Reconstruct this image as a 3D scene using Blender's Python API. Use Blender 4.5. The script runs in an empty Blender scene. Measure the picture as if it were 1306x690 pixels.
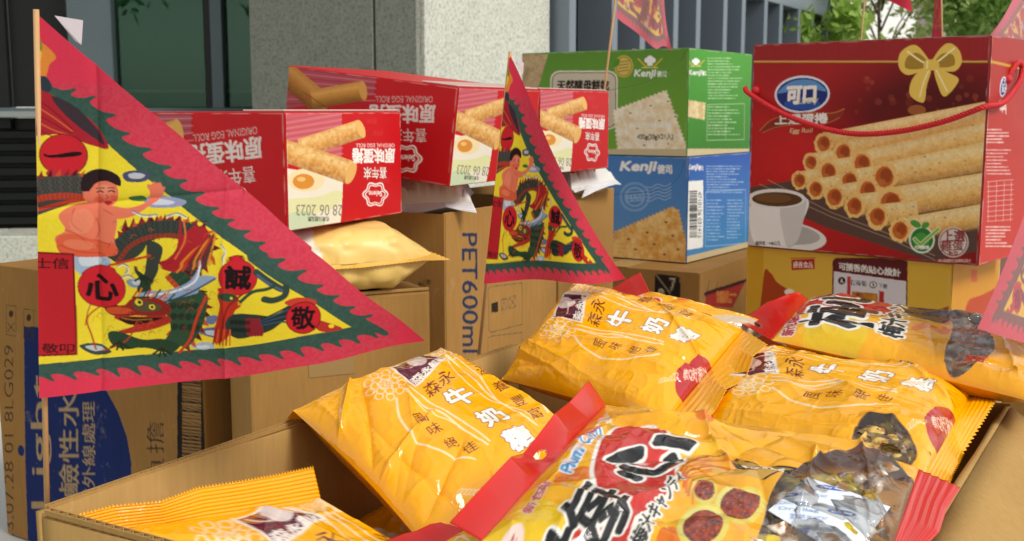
import bpy, bmesh, math, random
import numpy as np
from mathutils import Vector, Matrix
random.seed(7); RNG = np.random.default_rng(11)
SC = bpy.context.scene
COL = SC.collection
# ------------------------------------------------------------------ camera
F_PX, PITCH, CX, CY, EYE = 1450.0, math.radians(8.05), 653.0, 345.0, 1.29
cam = bpy.data.cameras.new('camera'); cam_ob = bpy.data.objects.new('camera', cam); COL.objects.link(cam_ob)
cam.sensor_width = 36.0; cam.lens = 36.0 * F_PX / 1306.0
cam.clip_start = 0.02; cam.clip_end = 500
cam_ob.location = (0, 0, EYE); cam_ob.rotation_euler = (math.pi/2 - PITCH, 0, 0)
cam.dof.use_dof = True; cam.dof.focus_distance = 0.85; cam.dof.aperture_fstop = 21
SC.camera = cam_ob
# ------------------------------------------------------------------ sky, sun, exposure
SUN_EL, SUN_AZ = math.radians(44), math.radians(130)      # azimuth measured clockwise from +Y (ahead)
world = bpy.data.worlds.new('World'); SC.world = world; world.use_nodes = True
wn = world.node_tree; wn.nodes.clear()
sky = wn.nodes.new('ShaderNodeTexSky'); sky.sky_type = 'NISHITA'; sky.sun_disc = False
sky.sun_elevation = SUN_EL; sky.sun_rotation = SUN_AZ; sky.dust_density = 0.8; sky.air_density = 2.0; sky.ozone_density = 1.0
bg = wn.nodes.new('ShaderNodeBackground'); bg.inputs['Strength'].default_value = 0.14
hs = wn.nodes.new('ShaderNodeHueSaturation'); hs.inputs['Saturation'].default_value = 0.22
wo = wn.nodes.new('ShaderNodeOutputWorld')
wn.links.new(sky.outputs[0], hs.inputs['Color']); wn.links.new(hs.outputs[0], bg.inputs[0]); wn.links.new(bg.outputs[0], wo.inputs[0])
sl = bpy.data.lights.new('sun', 'SUN'); sl.energy = 1.85; sl.angle = math.radians(20); sl.color = (1.0, 0.95, 0.87)
so = bpy.data.objects.new('sun', sl); COL.objects.link(so)
sdir = Vector((math.sin(SUN_AZ)*math.cos(SUN_EL), math.cos(SUN_AZ)*math.cos(SUN_EL), math.sin(SUN_EL)))
so.rotation_euler = sdir.to_track_quat('Z', 'Y').to_euler()
SC.view_settings.view_transform = 'Standard'; SC.view_settings.look = 'None'
SC.view_settings.exposure = 0.25; SC.view_settings.gamma = 1.0
SC.cycles.max_bounces = 8; SC.cycles.transparent_max_bounces = 16; SC.cycles.caustics_reflective = False; SC.cycles.caustics_refractive = False

# ------------------------------------------------------------------ pixel <-> place
_s, _c = math.sin(PITCH), math.cos(PITCH)
def ray(px, py):
    a = (px-CX)/F_PX; b = -(py-CY)/F_PX
    return np.array([a, _c + b*_s, -_s + b*_c])
def atz(px, py, z): r = ray(px, py); return np.array([0, 0, EYE]) + r*((z-EYE)/r[2])
def aty(px, py, Y): r = ray(px, py); return np.array([0, 0, EYE]) + r*(Y/r[1])
def pj(p):
    x, y, z = float(p[0]), float(p[1]), float(p[2]) - EYE
    fw = y*_c - z*_s; up = y*_s + z*_c
    return (CX + F_PX*x/fw, CY - F_PX*up/fw)

# ------------------------------------------------------------------ colours and materials
def lin(c):
    if isinstance(c, str): c = [int(c[i:i+2], 16) for i in (1, 3, 5)]
    c = np.array(c[:3], float)/255.0
    return np.where(c <= 0.04045, c/12.92, ((c+0.055)/1.055)**2.4)
def new_mat(name):
    m = bpy.data.materials.new(name); m.use_nodes = True
    nt = m.node_tree; return m, nt, nt.nodes['Principled BSDF']
def rgba(c): v = lin(c); return (v[0], v[1], v[2], 1)
def plain(name, c, rough=0.5, metal=0.0, spec=0.5, noise=0.0, nscale=60, bump=0.0, bscale=200, coat=0.0):
    m, nt, b = new_mat(name)
    b.inputs['Base Color'].default_value = rgba(c); b.inputs['Roughness'].default_value = rough
    b.inputs['Metallic'].default_value = metal; b.inputs['Specular IOR Level'].default_value = spec
    b.inputs['Coat Weight'].default_value = coat
    tc = nt.nodes.new('ShaderNodeTexCoord')
    if noise:
        n = nt.nodes.new('ShaderNodeTexNoise'); n.inputs['Scale'].default_value = nscale; n.inputs['Detail'].default_value = 5
        nt.links.new(tc.outputs['Object'], n.inputs['Vector'])
        mx = nt.nodes.new('ShaderNodeMixRGB'); mx.blend_type = 'MULTIPLY'; mx.inputs[0].default_value = 1
        mr = nt.nodes.new('ShaderNodeMapRange'); mr.inputs['To Min'].default_value = 1-noise; mr.inputs['To Max'].default_value = 1+noise
        nt.links.new(n.outputs[0], mr.inputs[0]); mx.inputs[1].default_value = rgba(c)
        nt.links.new(mr.outputs[0], mx.inputs[2]); nt.links.new(mx.outputs[0], b.inputs['Base Color'])
    if bump:
        n2 = nt.nodes.new('ShaderNodeTexNoise'); n2.inputs['Scale'].default_value = bscale; n2.inputs['Detail'].default_value = 4
        nt.links.new(tc.outputs['Object'], n2.inputs['Vector'])
        bp = nt.nodes.new('ShaderNodeBump'); bp.inputs['Strength'].default_value = bump; bp.inputs['Distance'].default_value = 0.002
        nt.links.new(n2.outputs[0], bp.inputs['Height']); nt.links.new(bp.outputs[0], b.inputs['Normal'])
    return m
def print_mat(name, rough=0.4, spec=0.4, coat=0.0, bump=0.08, bscale=120, cloth=0.0, clear=False, grain=0.05, trans=0.0):
    """ink colours come from the mesh's 'print' colour attribute; its alpha is ink cover on clear film"""
    m, nt, b = new_mat(name); L = nt.links
    at = nt.nodes.new('ShaderNodeVertexColor'); at.layer_name = 'print'
    tc = nt.nodes.new('ShaderNodeTexCoord')
    n = nt.nodes.new('ShaderNodeTexNoise'); n.inputs['Scale'].default_value = 35; n.inputs['Detail'].default_value = 6
    L.new(tc.outputs['Object'], n.inputs['Vector'])
    mr = nt.nodes.new('ShaderNodeMapRange'); mr.inputs['To Min'].default_value = 1-grain; mr.inputs['To Max'].default_value = 1+grain
    L.new(n.outputs[0], mr.inputs[0])
    mx = nt.nodes.new('ShaderNodeMixRGB'); mx.blend_type = 'MULTIPLY'; mx.inputs[0].default_value = 1
    L.new(at.outputs['Color'], mx.inputs[1]); L.new(mr.outputs[0], mx.inputs[2]); L.new(mx.outputs[0], b.inputs['Base Color'])
    b.inputs['Roughness'].default_value = rough; b.inputs['Specular IOR Level'].default_value = spec
    b.inputs['Coat Weight'].default_value = coat; b.inputs['Coat Roughness'].default_value = 0.14
    n2 = nt.nodes.new('ShaderNodeTexNoise'); n2.inputs['Scale'].default_value = bscale; n2.inputs['Detail'].default_value = 5
    L.new(tc.outputs['Object'], n2.inputs['Vector'])
    bp = nt.nodes.new('ShaderNodeBump'); bp.inputs['Strength'].default_value = bump; bp.inputs['Distance'].default_value = 0.003
    L.new(n2.outputs[0], bp.inputs['Height']); L.new(bp.outputs[0], b.inputs['Normal'])
    out = nt.nodes['Material Output']
    if cloth:
        tr = nt.nodes.new('ShaderNodeBsdfTranslucent'); L.new(mx.outputs[0], tr.inputs['Color'])
        ms = nt.nodes.new('ShaderNodeMixShader'); ms.inputs[0].default_value = cloth
        L.new(b.outputs[0], ms.inputs[1]); L.new(tr.outputs[0], ms.inputs[2]); L.new(ms.outputs[0], out.inputs[0])
    if clear:
        t = nt.nodes.new('ShaderNodeBsdfTransparent'); t.inputs[0].default_value = (0.96, 0.96, 0.95, 1)
        g = nt.nodes.new('ShaderNodeBsdfGlossy'); g.inputs['Roughness'].default_value = 0.06; L.new(bp.outputs[0], g.inputs['Normal'])
        fr = nt.nodes.new('ShaderNodeFresnel'); fr.inputs[0].default_value = 1.5; L.new(bp.outputs[0], fr.inputs['Normal'])
        ad = nt.nodes.new('ShaderNodeMath'); ad.operation = 'ADD'; ad.inputs[1].default_value = 0.06; L.new(fr.outputs[0], ad.inputs[0])
        m1 = nt.nodes.new('ShaderNodeMixShader'); L.new(ad.outputs[0], m1.inputs[0]); L.new(t.outputs[0], m1.inputs[1]); L.new(g.outputs[0], m1.inputs[2])
        m2 = nt.nodes.new('ShaderNodeMixShader'); L.new(at.outputs['Alpha'], m2.inputs[0]); L.new(m1.outputs[0], m2.inputs[1]); L.new(b.outputs[0], m2.inputs[2])
        L.new(m2.outputs[0], out.inputs[0])
    return m
def cardboard(name, c):
    m, nt, b = new_mat(name); L = nt.links
    tc = nt.nodes.new('ShaderNodeTexCoord'); mp = nt.nodes.new('ShaderNodeMapping'); L.new(tc.outputs['Object'], mp.inputs[0])
    mp.inputs['Scale'].default_value = (1, 1, 0.12)
    n = nt.nodes.new('ShaderNodeTexNoise'); n.inputs['Scale'].default_value = 230; n.inputs['Detail'].default_value = 4; L.new(mp.outputs[0], n.inputs['Vector'])
    n3 = nt.nodes.new('ShaderNodeTexNoise'); n3.inputs['Scale'].default_value = 9; n3.inputs['Detail'].default_value = 6; L.new(tc.outputs['Object'], n3.inputs['Vector'])
    r = nt.nodes.new('ShaderNodeMapRange'); r.inputs['To Min'].default_value = 0.84; r.inputs['To Max'].default_value = 1.14; L.new(n.outputs[0], r.inputs[0])
    n4 = nt.nodes.new('ShaderNodeTexNoise'); n4.inputs['Scale'].default_value = 26; n4.inputs['Detail'].default_value = 8; n4.inputs['Roughness'].default_value = .75; L.new(tc.outputs['Object'], n4.inputs['Vector'])
    sc_ = nt.nodes.new('ShaderNodeValToRGB'); sc_.color_ramp.elements[0].position = .60; sc_.color_ramp.elements[1].position = .72
    sc_.color_ramp.elements[0].color = (0, 0, 0, 1); sc_.color_ramp.elements[1].color = (.35, .35, .35, 1); L.new(n4.outputs[0], sc_.inputs[0])
    r3 = nt.nodes.new('ShaderNodeMapRange'); r3.inputs['To Min'].default_value = 0.82; r3.inputs['To Max'].default_value = 1.16; L.new(n3.outputs[0], r3.inputs[0])
    mm = nt.nodes.new('ShaderNodeMath'); mm.operation = 'MULTIPLY'; L.new(r.outputs[0], mm.inputs[0]); L.new(r3.outputs[0], mm.inputs[1])
    at = nt.nodes.new('ShaderNodeVertexColor'); at.layer_name = 'print'
    mix0 = nt.nodes.new('ShaderNodeMixRGB'); mix0.inputs[1].default_value = rgba(c); L.new(at.outputs['Color'], mix0.inputs[2]); L.new(at.outputs['Alpha'], mix0.inputs[0])
    mx = nt.nodes.new('ShaderNodeMixRGB'); mx.blend_type = 'MULTIPLY'; mx.inputs[0].default_value = 1
    L.new(mix0.outputs[0], mx.inputs[1]); L.new(mm.outputs[0], mx.inputs[2])
    wear = nt.nodes.new('ShaderNodeMixRGB'); L.new(sc_.outputs[0], wear.inputs[0]); L.new(mx.outputs[0], wear.inputs[1]); wear.inputs[2].default_value = rgba('#c9b38c'); L.new(wear.outputs[0], b.inputs['Base Color'])
    b.inputs['Roughness'].default_value = 0.78; b.inputs['Specular IOR Level'].default_value = 0.2
    bp = nt.nodes.new('ShaderNodeBump'); bp.inputs['Strength'].default_value = 0.25; bp.inputs['Distance'].default_value = 0.0008
    L.new(n.outputs[0], bp.inputs['Height']); L.new(bp.outputs[0], b.inputs['Normal'])
    return m

# ------------------------------------------------------------------ printing: a canvas that becomes vertex colours
_glyph = {}
def glyphs(s):
    """triangles of a string in the default typeface, x 0..1 by y 0..1 (top = 0)"""
    if s in _glyph: return _glyph[s]
    cu = bpy.data.curves.new('glyph_tmp', 'FONT'); cu.body = s; cu.resolution_u = 3
    o = bpy.data.objects.new('glyph_tmp', cu); COL.objects.link(o)
    dg = bpy.context.evaluated_depsgraph_get(); ev = o.evaluated_get(dg); me = ev.to_mesh(); me.calc_loop_triangles()
    v = np.array([x.co[:2] for x in me.vertices]); t = np.array([l.vertices[:] for l in me.loop_triangles])
    ev.to_mesh_clear(); bpy.data.objects.remove(o); bpy.data.curves.remove(cu)
    lo, hi = v.min(0), v.max(0); v = (v-lo)/np.maximum(hi-lo, 1e-6); v[:, 1] = 1-v[:, 1]
    _glyph[s] = v[t]; return _glyph[s]
def homog(src, dst):
    src = (np.asarray(src, float)-650)/650; ds = max(np.abs(dst).max(), 1.0); dst = np.asarray(dst, float)/ds; A = []
    for (x, y), (u, v) in zip(src, dst):
        A += [[x, y, 1, 0, 0, 0, -u*x, -u*y, -u], [0, 0, 0, x, y, 1, -v*x, -v*y, -v]]
    Hh = np.linalg.svd(np.array(A, float))[2][-1].reshape(3, 3)
    return np.diag([ds, ds, 1.0]) @ Hh @ np.array([[1/650, 0, -1], [0, 1/650, -1], [0, 0, 1.0]])
def hx(H, p):
    p = np.asarray(p, float).reshape(-1, 2); q = np.c_[p, np.ones(len(p))] @ H.T
    return q[:, :2]/q[:, 2:]
def spline(p, n=6, closed=True):
    p = np.asarray(p, float); k = len(p); out = []
    for i in range(k if closed else k-1):
        if closed: a, b, c_, d = p[i-1], p[i], p[(i+1) % k], p[(i+2) % k]
        else: a, b, c_, d = p[max(i-1, 0)], p[i], p[i+1], p[min(i+2, k-1)]
        for t in np.linspace(0, 1, n, endpoint=False):
            out.append(0.5*((2*b)+(-a+c_)*t+(2*a-5*b+4*c_-d)*t*t+(-a+3*b-3*c_+d)*t**3))
    if not closed: out.append(p[-1])
    return np.array(out)
def vnoise(h, w, cell, seed=0):
    r = np.random.default_rng(seed); gy, gx = int(h/cell)+3, int(w/cell)+3
    g = r.random((gy, gx)); y = np.arange(h)/cell; x = np.arange(w)/cell
    iy, ix = y.astype(int), x.astype(int); fy, fx = (y-iy)[:, None], (x-ix)[None]
    fy = fy*fy*(3-2*fy); fx = fx*fx*(3-2*fx)
    a = g[np.ix_(iy, ix)]; b = g[np.ix_(iy, ix+1)]; c_ = g[np.ix_(iy+1, ix)]; d = g[np.ix_(iy+1, ix+1)]
    return (a*(1-fx)+b*fx)*(1-fy)+(c_*(1-fx)+d*fx)*fy
class Canvas:
    def __init__(s, gw, gh, quad, base, ss=2, alpha=1.0):
        s.gw, s.gh, s.ss = gw, gh, ss; s.W, s.H = gw*ss, gh*ss
        s.img = np.zeros((s.H, s.W, 4), np.float32); s.img[..., :3] = lin(base); s.img[..., 3] = alpha
        s.use(quad); s.src()
    def use(s, quad):
        if isinstance(quad, tuple): s.Hm = homog(quad[0], np.asarray(quad[1])*np.array([s.W, s.H]))      # many points on a curved sheet
        else: s.Hm = homog(quad, [(0, 0), (s.W, 0), (s.W, s.H), (0, s.H)])
        return s
    def src(s, x0=0, y0=0, k=1.0): s.o = (x0, y0, k); return s
    def tr(s, p):
        p = np.asarray(p, float).reshape(-1, 2); return hx(s.Hm, p/s.o[2] + np.array(s.o[:2]))
    def scale(s, p):
        a = s.tr([p, (p[0]+1, p[1]), (p[0], p[1]+1)]); m = np.c_[a[1]-a[0], a[2]-a[0]]; return math.sqrt(abs(np.linalg.det(m)))
    def box(s, q, pad=1):
        x0, y0 = np.floor(q.min(0)).astype(int)-pad; x1, y1 = np.ceil(q.max(0)).astype(int)+pad
        return max(x0, 0), max(y0, 0), min(x1, s.W), min(y1, s.H)
    def mask_poly(s, q):
        x0, y0, x1, y1 = s.box(q)
        if x1 <= x0 or y1 <= y0: return None
        Y = (np.arange(y0, y1)+.5)[:, None]; X = (np.arange(x0, x1)+.5)[None]
        m = np.zeros((y1-y0, x1-x0), bool)
        for (xa, ya), (xb, yb) in zip(q, np.roll(q, -1, 0)):
            if ya == yb: continue
            c_ = (ya > Y) != (yb > Y)
            m ^= c_ & (X < (xb-xa)*(Y-ya)/(yb-ya)+xa)
        return x0, y0, x1, y1, m.astype(np.float32)
    def put(s, M, color, a=1.0, ink=None):
        if M is None: return s
        x0, y0, x1, y1, m = M; m = (m*a)[..., None]
        if callable(color):
            Y, X = np.mgrid[y0:y1, x0:x1]; c_ = color(X, Y)
        else: c_ = lin(color)
        R = s.img[y0:y1, x0:x1]; R[..., :3] = R[..., :3]*(1-m) + c_*m
        if ink is not None: R[..., 3:] = R[..., 3:]*(1-m) + ink*m
        else: R[..., 3:] = R[..., 3:]*(1-m) + m
        return s
    def poly(s, p, color, a=1.0, sm=False, ink=None):
        q = s.tr(p); q = spline(q) if sm else q
        return s.put(s.mask_poly(q), color, a, ink)
    def blob(s, p, color, a=1.0, ink=None): return s.poly(p, color, a, True, ink)
    def ell(s, x, y, rx, ry, color, rot=0, a=1.0, ink=None, n=28):
        t = np.linspace(0, 2*math.pi, n, endpoint=False); ca, sa = math.cos(rot), math.sin(rot)
        return s.poly(np.c_[x+rx*np.cos(t)*ca-ry*np.sin(t)*sa, y+rx*np.cos(t)*sa+ry*np.sin(t)*ca], color, a, False, ink)
    def rrect(s, x0, y0, x1, y1, r, color, a=1.0, ink=None):
        p = []
        for cx, cy, a0 in ((x1-r, y0+r, -90), (x1-r, y1-r, 0), (x0+r, y1-r, 90), (x0+r, y0+r, 180)):
            for t in range(0, 91, 30): p.append((cx+r*math.cos(math.radians(a0+t)), cy+r*math.sin(math.radians(a0+t))))
        return s.poly(p, color, a, False, ink)
    def line(s, p, w, color, a=1.0, sm=False, closed=False, taper=False, ink=None):
        p = np.asarray(p, float); q = s.tr(p); k = s.scale(p[len(p)//2])*w/2
        q = spline(q, 6, closed) if sm else (np.r_[q, q[:1]] if closed else q)
        if sm and closed: q = np.r_[q, q[:1]]
        x0, y0, x1, y1 = s.box(q, int(k)+2)
        if x1 <= x0 or y1 <= y0: return s
        m = np.zeros((y1-y0, x1-x0), np.float32); n = len(q)-1
        for i in range(n):
            A, B = q[i], q[i+1]; kk = max(k*(1-(i+.5)/n), .35) if taper else max(k, .35)
            bx0, by0, bx1, by1 = s.box(np.array([A, B]), int(kk)+2)
            if bx1 <= bx0 or by1 <= by0: continue
            Y = (np.arange(by0, by1)+.5)[:, None]; X = (np.arange(bx0, bx1)+.5)[None]
            d = B-A; L = max(d@d, 1e-9); t = np.clip(((X-A[0])*d[0]+(Y-A[1])*d[1])/L, 0, 1)
            D = np.hypot(X-A[0]-t*d[0], Y-A[1]-t*d[1])
            v = m[by0-y0:by1-y0, bx0-x0:bx1-x0]; np.maximum(v, np.clip(kk+.5-D, 0, 1), out=v)
        return s.put((x0, y0, x1, y1, m), color, a, ink)
    def text(s, t, quad, color, a=1.0, bold=0.0, edge=None, ew=0.0, ink=None):
        """lettering stretched into quad TL, TR, BR, BL (source pixels); bold and ew in source pixels"""
        T = glyphs(t); Hq = homog([(0, 0), (1, 0), (1, 1), (0, 1)], quad)
        q = s.tr(hx(Hq, T.reshape(-1, 2))).reshape(-1, 3, 2); k = s.scale(quad[0])
        pad = int(k*(bold+ew))+3; x0, y0, x1, y1 = s.box(q.reshape(-1, 2), pad)
        if x1 <= x0 or y1 <= y0: return s
        m = np.zeros((y1-y0, x1-x0), np.float32)
        for tri in q:
            bx0, by0, bx1, by1 = s.box(tri, 0)
            if bx1 <= bx0 or by1 <= by0: continue
            (ax, ay), (bx, by), (cx, cy) = tri
            Y = (np.arange(by0, by1)+.5)[:, None]; X = (np.arange(bx0, bx1)+.5)[None]
            e1 = (bx-ax)*(Y-ay)-(by-ay)*(X-ax); e2 = (cx-bx)*(Y-by)-(cy-by)*(X-bx); e3 = (ax-cx)*(Y-cy)-(ay-cy)*(X-cx)
            ins = ((e1 >= -.5) & (e2 >= -.5) & (e3 >= -.5)) | ((e1 <= .5) & (e2 <= .5) & (e3 <= .5))
            v = m[by0-y0:by1-y0, bx0-x0:bx1-x0]; np.maximum(v, ins, out=v)
        def dil(m, r):
            if r < .4: return m
            o = m.copy(); R = int(math.ceil(r))
            for dy in range(-R, R+1):
                for dx in range(-R, R+1):
                    w = min(max(r+.5-math.hypot(dx, dy), 0), 1)
                    if w <= 0 or (dx == 0 and dy == 0): continue
                    ys, xs = slice(max(dy, 0), m.shape[0]+min(dy, 0)), slice(max(dx, 0), m.shape[1]+min(dx, 0))
                    yt, xt = slice(max(-dy, 0), m.shape[0]+min(-dy, 0)), slice(max(-dx, 0), m.shape[1]+min(-dx, 0))
                    np.maximum(o[ys, xs], m[yt, xt]*w, out=o[ys, xs])
            return o
        m = dil(m, bold*k)
        if edge is not None: s.put((x0, y0, x1, y1, dil(m, ew*k)), edge, a, ink)
        return s.put((x0, y0, x1, y1, m), color, a, ink)
    def rect(s, x0, y0, x1, y1, color, a=1.0, ink=None): return s.poly([(x0, y0), (x1, y0), (x1, y1), (x0, y1)], color, a, False, ink)
    def grad(s, c0, c1, vertical=True):
        t = np.linspace(0, 1, s.H if vertical else s.W)[:, None]; g = lin(c0)*(1-t)+lin(c1)*t
        s.img[..., :3] = g[:, None, :] if vertical else g[None]
        return s
    def speck(s, p, color, n, r, seed=0, a=.8):
        """small dots strewn inside a polygon"""
        q = s.tr(p); M = s.mask_poly(q)
        if M is None: return s
        x0, y0, x1, y1, m = M; rr = np.random.default_rng(seed); k = s.scale(p[0])*r
        for _ in range(n):
            x, y = rr.integers(x0, x1), rr.integers(y0, y1)
            if m[y-y0, x-x0] < .5: continue
            R = k*(.5+rr.random()); t = np.linspace(0, 6.28, 8)
            s.put(s.mask_poly(np.c_[x+R*np.cos(t), y+R*.7*np.sin(t)]), color, a*(.4+.6*rr.random()))
        return s
    def rod(s, A, B, r0, r1, cols, seed=0, dots=60, dot='#6b3f18'):
        """a printed rolled biscuit: soft bands across its width, fine grain, dark flecks"""
        A, B = np.array(A, float), np.array(B, float); d = (B-A)/np.hypot(*(B-A)); n = np.array([d[1], -d[0]]); k = 14
        for i in range(k):
            t0, t1 = 1-2*i/k, 1-2*(i+1)/k; x = (i+.5)/k*(len(cols)-1); j = min(int(x), len(cols)-2); f = x-j
            c = np.array([int(cols[j][q:q+2], 16) for q in (1, 3, 5)])*(1-f)+np.array([int(cols[j+1][q:q+2], 16) for q in (1, 3, 5)])*f
            s.poly([A+n*r0*t0, B+n*r1*t0, B+n*r1*t1, A+n*r0*t1], c)
        P = [A+n*r0, B+n*r1, B-n*r1, A-n*r0]; s.mottle(P, cols[-2], cols[1], 2.2, seed, .12)
        return s.speck(P, dot, dots, r0*.03, seed, .7)
    def mottle(s, p, c0, c1, cell, seed=0, a=1.0, sm=False):
        lo, hi = lin(c0), lin(c1); N = vnoise(s.H, s.W, max(cell*s.ss, 2), seed)*.6+vnoise(s.H, s.W, max(cell*s.ss*.35, 1.5), seed+1)*.4
        N = np.clip((N-.25)*2, 0, 1)
        return s.poly(p, lambda X, Y: lo+(hi-lo)*N[Y, X][..., None], a, sm)
    def cells(s):
        return s.img.reshape(s.gh, s.ss, s.gw, s.ss, 4).mean((1, 3))
def swap180(x0, y0, x1, y1): return [(x1, y1), (x0, y1), (x0, y0), (x1, y0)]     # upside-down lettering
def upward(x0, y0, x1, y1): return [(x0, y1), (x0, y0), (x1, y0), (x1, y1)]      # lettering that runs upwards
def downward(x0, y0, x1, y1): return [(x1, y0), (x1, y1), (x0, y1), (x0, y0)]
def R4(x0, y0, x1, y1): return [(x0, y0), (x1, y0), (x1, y1), (x0, y1)]

# ------------------------------------------------------------------ mesh helpers
def link(name, me, mat, parent=None):
    o = bpy.data.objects.new(name, me); COL.objects.link(o)
    if mat is not None and not me.materials: me.materials.append(mat)
    if parent is not None: o.parent = parent
    return o
def raw_mesh(name, v, f, smooth=False, cols=None):
    v = np.asarray(v, np.float32); f = np.asarray(f, np.int32); n = f.shape[1]
    me = bpy.data.meshes.new(name); me.vertices.add(len(v)); me.vertices.foreach_set('co', v.ravel())
    me.loops.add(f.size); me.loops.foreach_set('vertex_index', f.ravel())
    me.polygons.add(len(f)); me.polygons.foreach_set('loop_start', np.arange(0, f.size, n, dtype=np.int32))
    if smooth: me.polygons.foreach_set('use_smooth', np.ones(len(f), bool))
    if cols is not None:
        at = me.color_attributes.new('print', 'FLOAT_COLOR', 'POINT'); at.data.foreach_set('color', np.ascontiguousarray(cols, np.float32).ravel())
    me.update(calc_edges=True); return me
def grid_faces(w, h, keep=None):
    i = np.arange(h-1)[:, None]*w + np.arange(w-1)[None]
    f = np.stack([i, i+w, i+w+1, i+1], -1)
    return f[keep] if keep is not None else f.reshape(-1, 4)
def poly_mesh(name, bm, mat, parent=None, smooth=False, cols=None):
    me = bpy.data.meshes.new(name); bm.normal_update(); bm.to_mesh(me); bm.free()
    if smooth: me.polygons.foreach_set('use_smooth', np.ones(len(me.polygons), bool))
    return link(name, me, mat, parent)
def bm_box(x0, x1, y0, y1, z0, z1, bevel=0.0, seg=2, bm=None):
    bm = bm or bmesh.new(); r = bmesh.ops.create_cube(bm, size=1)
    for v in r['verts']: v.co = Vector((x0+(v.co.x+.5)*(x1-x0), y0+(v.co.y+.5)*(y1-y0), z0+(v.co.z+.5)*(z1-z0)))
    if bevel: bmesh.ops.bevel(bm, geom=list({e for v in r['verts'] for e in v.link_edges}), offset=bevel, segments=seg, affect='EDGES', profile=.6)
    return bm
def tube(name, pts, r, mat, parent=None, n=10, radii=None):
    pts = [Vector(p) for p in pts]; V = []; k = len(pts)
    for i, p in enumerate(pts):
        d = (pts[min(i+1, k-1)]-pts[max(i-1, 0)]).normalized(); a = d.orthogonal().normalized()
        if i: 
            a = (pa - d*pa.dot(d)).normalized()
        pa = a; b = d.cross(a); R = radii[i] if radii else r
        V += [p+(a*math.cos(t)+b*math.sin(t))*R for t in np.linspace(0, 2*math.pi, n, endpoint=False)]
    Fc = [[i*n+j, i*n+(j+1) % n, (i+1)*n+(j+1) % n, (i+1)*n+j] for i in range(k-1) for j in range(n)]
    me = bpy.data.meshes.new(name); me.from_pydata([tuple(v) for v in V], [], Fc+[list(range(n))[::-1], list(range((k-1)*n, k*n))])
    me.polygons.foreach_set('use_smooth', np.ones(len(me.polygons), bool))
    return link(name, me, mat, parent)
def tag(o, label=None, cat=None, group=None, kind=None):
    if label: o['label'] = label
    if cat: o['category'] = cat
    if group: o['group'] = group
    if kind: o['kind'] = kind
    return o
def empty(name, loc=(0, 0, 0), rz=0.0):
    o = bpy.data.objects.new(name, None); COL.objects.link(o); o.location = loc; o.rotation_euler = (0, 0, rz); o.empty_display_size = .05
    return o
# ================================================================== SETTING
def granite(name, base, dark, light):
    m, nt, b = new_mat(name); L = nt.links
    tc = nt.nodes.new('ShaderNodeTexCoord')
    v1 = nt.nodes.new('ShaderNodeTexNoise'); v1.inputs['Scale'].default_value = 90; v1.inputs['Detail'].default_value = 3; v1.inputs['Roughness'].default_value = .7
    v2 = nt.nodes.new('ShaderNodeTexNoise'); v2.inputs['Scale'].default_value = 22; v2.inputs['Detail'].default_value = 5
    L.new(tc.outputs['Object'], v1.inputs['Vector']); L.new(tc.outputs['Object'], v2.inputs['Vector'])
    r1 = nt.nodes.new('ShaderNodeValToRGB'); e = r1.color_ramp.elements
    e[0].position = .34; e[0].color = rgba(dark); e[1].position = .47; e[1].color = rgba(base)
    e2 = r1.color_ramp.elements.new(.62); e2.color = rgba(light)
    L.new(v1.outputs[0], r1.inputs[0])
    r2 = nt.nodes.new('ShaderNodeMapRange'); r2.inputs['To Min'].default_value = .8; r2.inputs['To Max'].default_value = 1.15; L.new(v2.outputs[0], r2.inputs[0])
    mx = nt.nodes.new('ShaderNodeMixRGB'); mx.blend_type = 'MULTIPLY'; mx.inputs[0].default_value = 1
    L.new(r1.outputs[0], mx.inputs[1]); L.new(r2.outputs[0], mx.inputs[2]); L.new(mx.outputs[0], b.inputs['Base Color'])
    b.inputs['Roughness'].default_value = .55
    return m
M_GRAN = granite('granite', '#c4c5b7', '#9a9b90', '#d2d3c5')
M_GRAN_SHADE = granite('granite_shaded', '#86877b', '#686a61', '#909185')  # darker copy of the same stone, paints shade onto the pillar's left face
M_FRAME = plain('window_frame_grey', '#5f6b70', .45, .2, noise=.06, nscale=8)
M_DARK = plain('dark_metal', '#17191a', .4, .3, noise=.1, nscale=20)
M_FIN = plain('aluminium_fin', '#7d8792', .4, .3, noise=.06, nscale=6)
M_TABLE = plain('table_plastic', '#c9c7c0', .5, noise=.05, nscale=30, bump=.1)
M_STEEL = plain('table_steel', '#6f7276', .35, .8, noise=.05)
def glass_mat(name, tint, thru):
    m, nt, b = new_mat(name); L = nt.links; out = nt.nodes['Material Output']
    t = nt.nodes.new('ShaderNodeBsdfTransparent'); t.inputs[0].default_value = rgba(tint)
    g = nt.nodes.new('ShaderNodeBsdfGlossy'); g.inputs['Roughness'].default_value = .015; g.inputs['Color'].default_value = (.30, .44, .38, 1)
    lw = nt.nodes.new('ShaderNodeFresnel'); lw.inputs[0].default_value = 1.6
    ad = nt.nodes.new('ShaderNodeMath'); ad.operation = 'ADD'; ad.inputs[1].default_value = thru; L.new(lw.outputs[0], ad.inputs[0])
    ms = nt.nodes.new('ShaderNodeMixShader'); L.new(ad.outputs[0], ms.inputs[0]); L.new(t.outputs[0], ms.inputs[1]); L.new(g.outputs[0], ms.inputs[2])
    L.new(ms.outputs[0], out.inputs[0]); nt.nodes.remove(b); return m
M_GLASS = glass_mat('tinted_glass', '#c2d8cc', .03)
M_GLASS2 = glass_mat('facade_glass', '#6b7f7c', .04)

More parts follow.
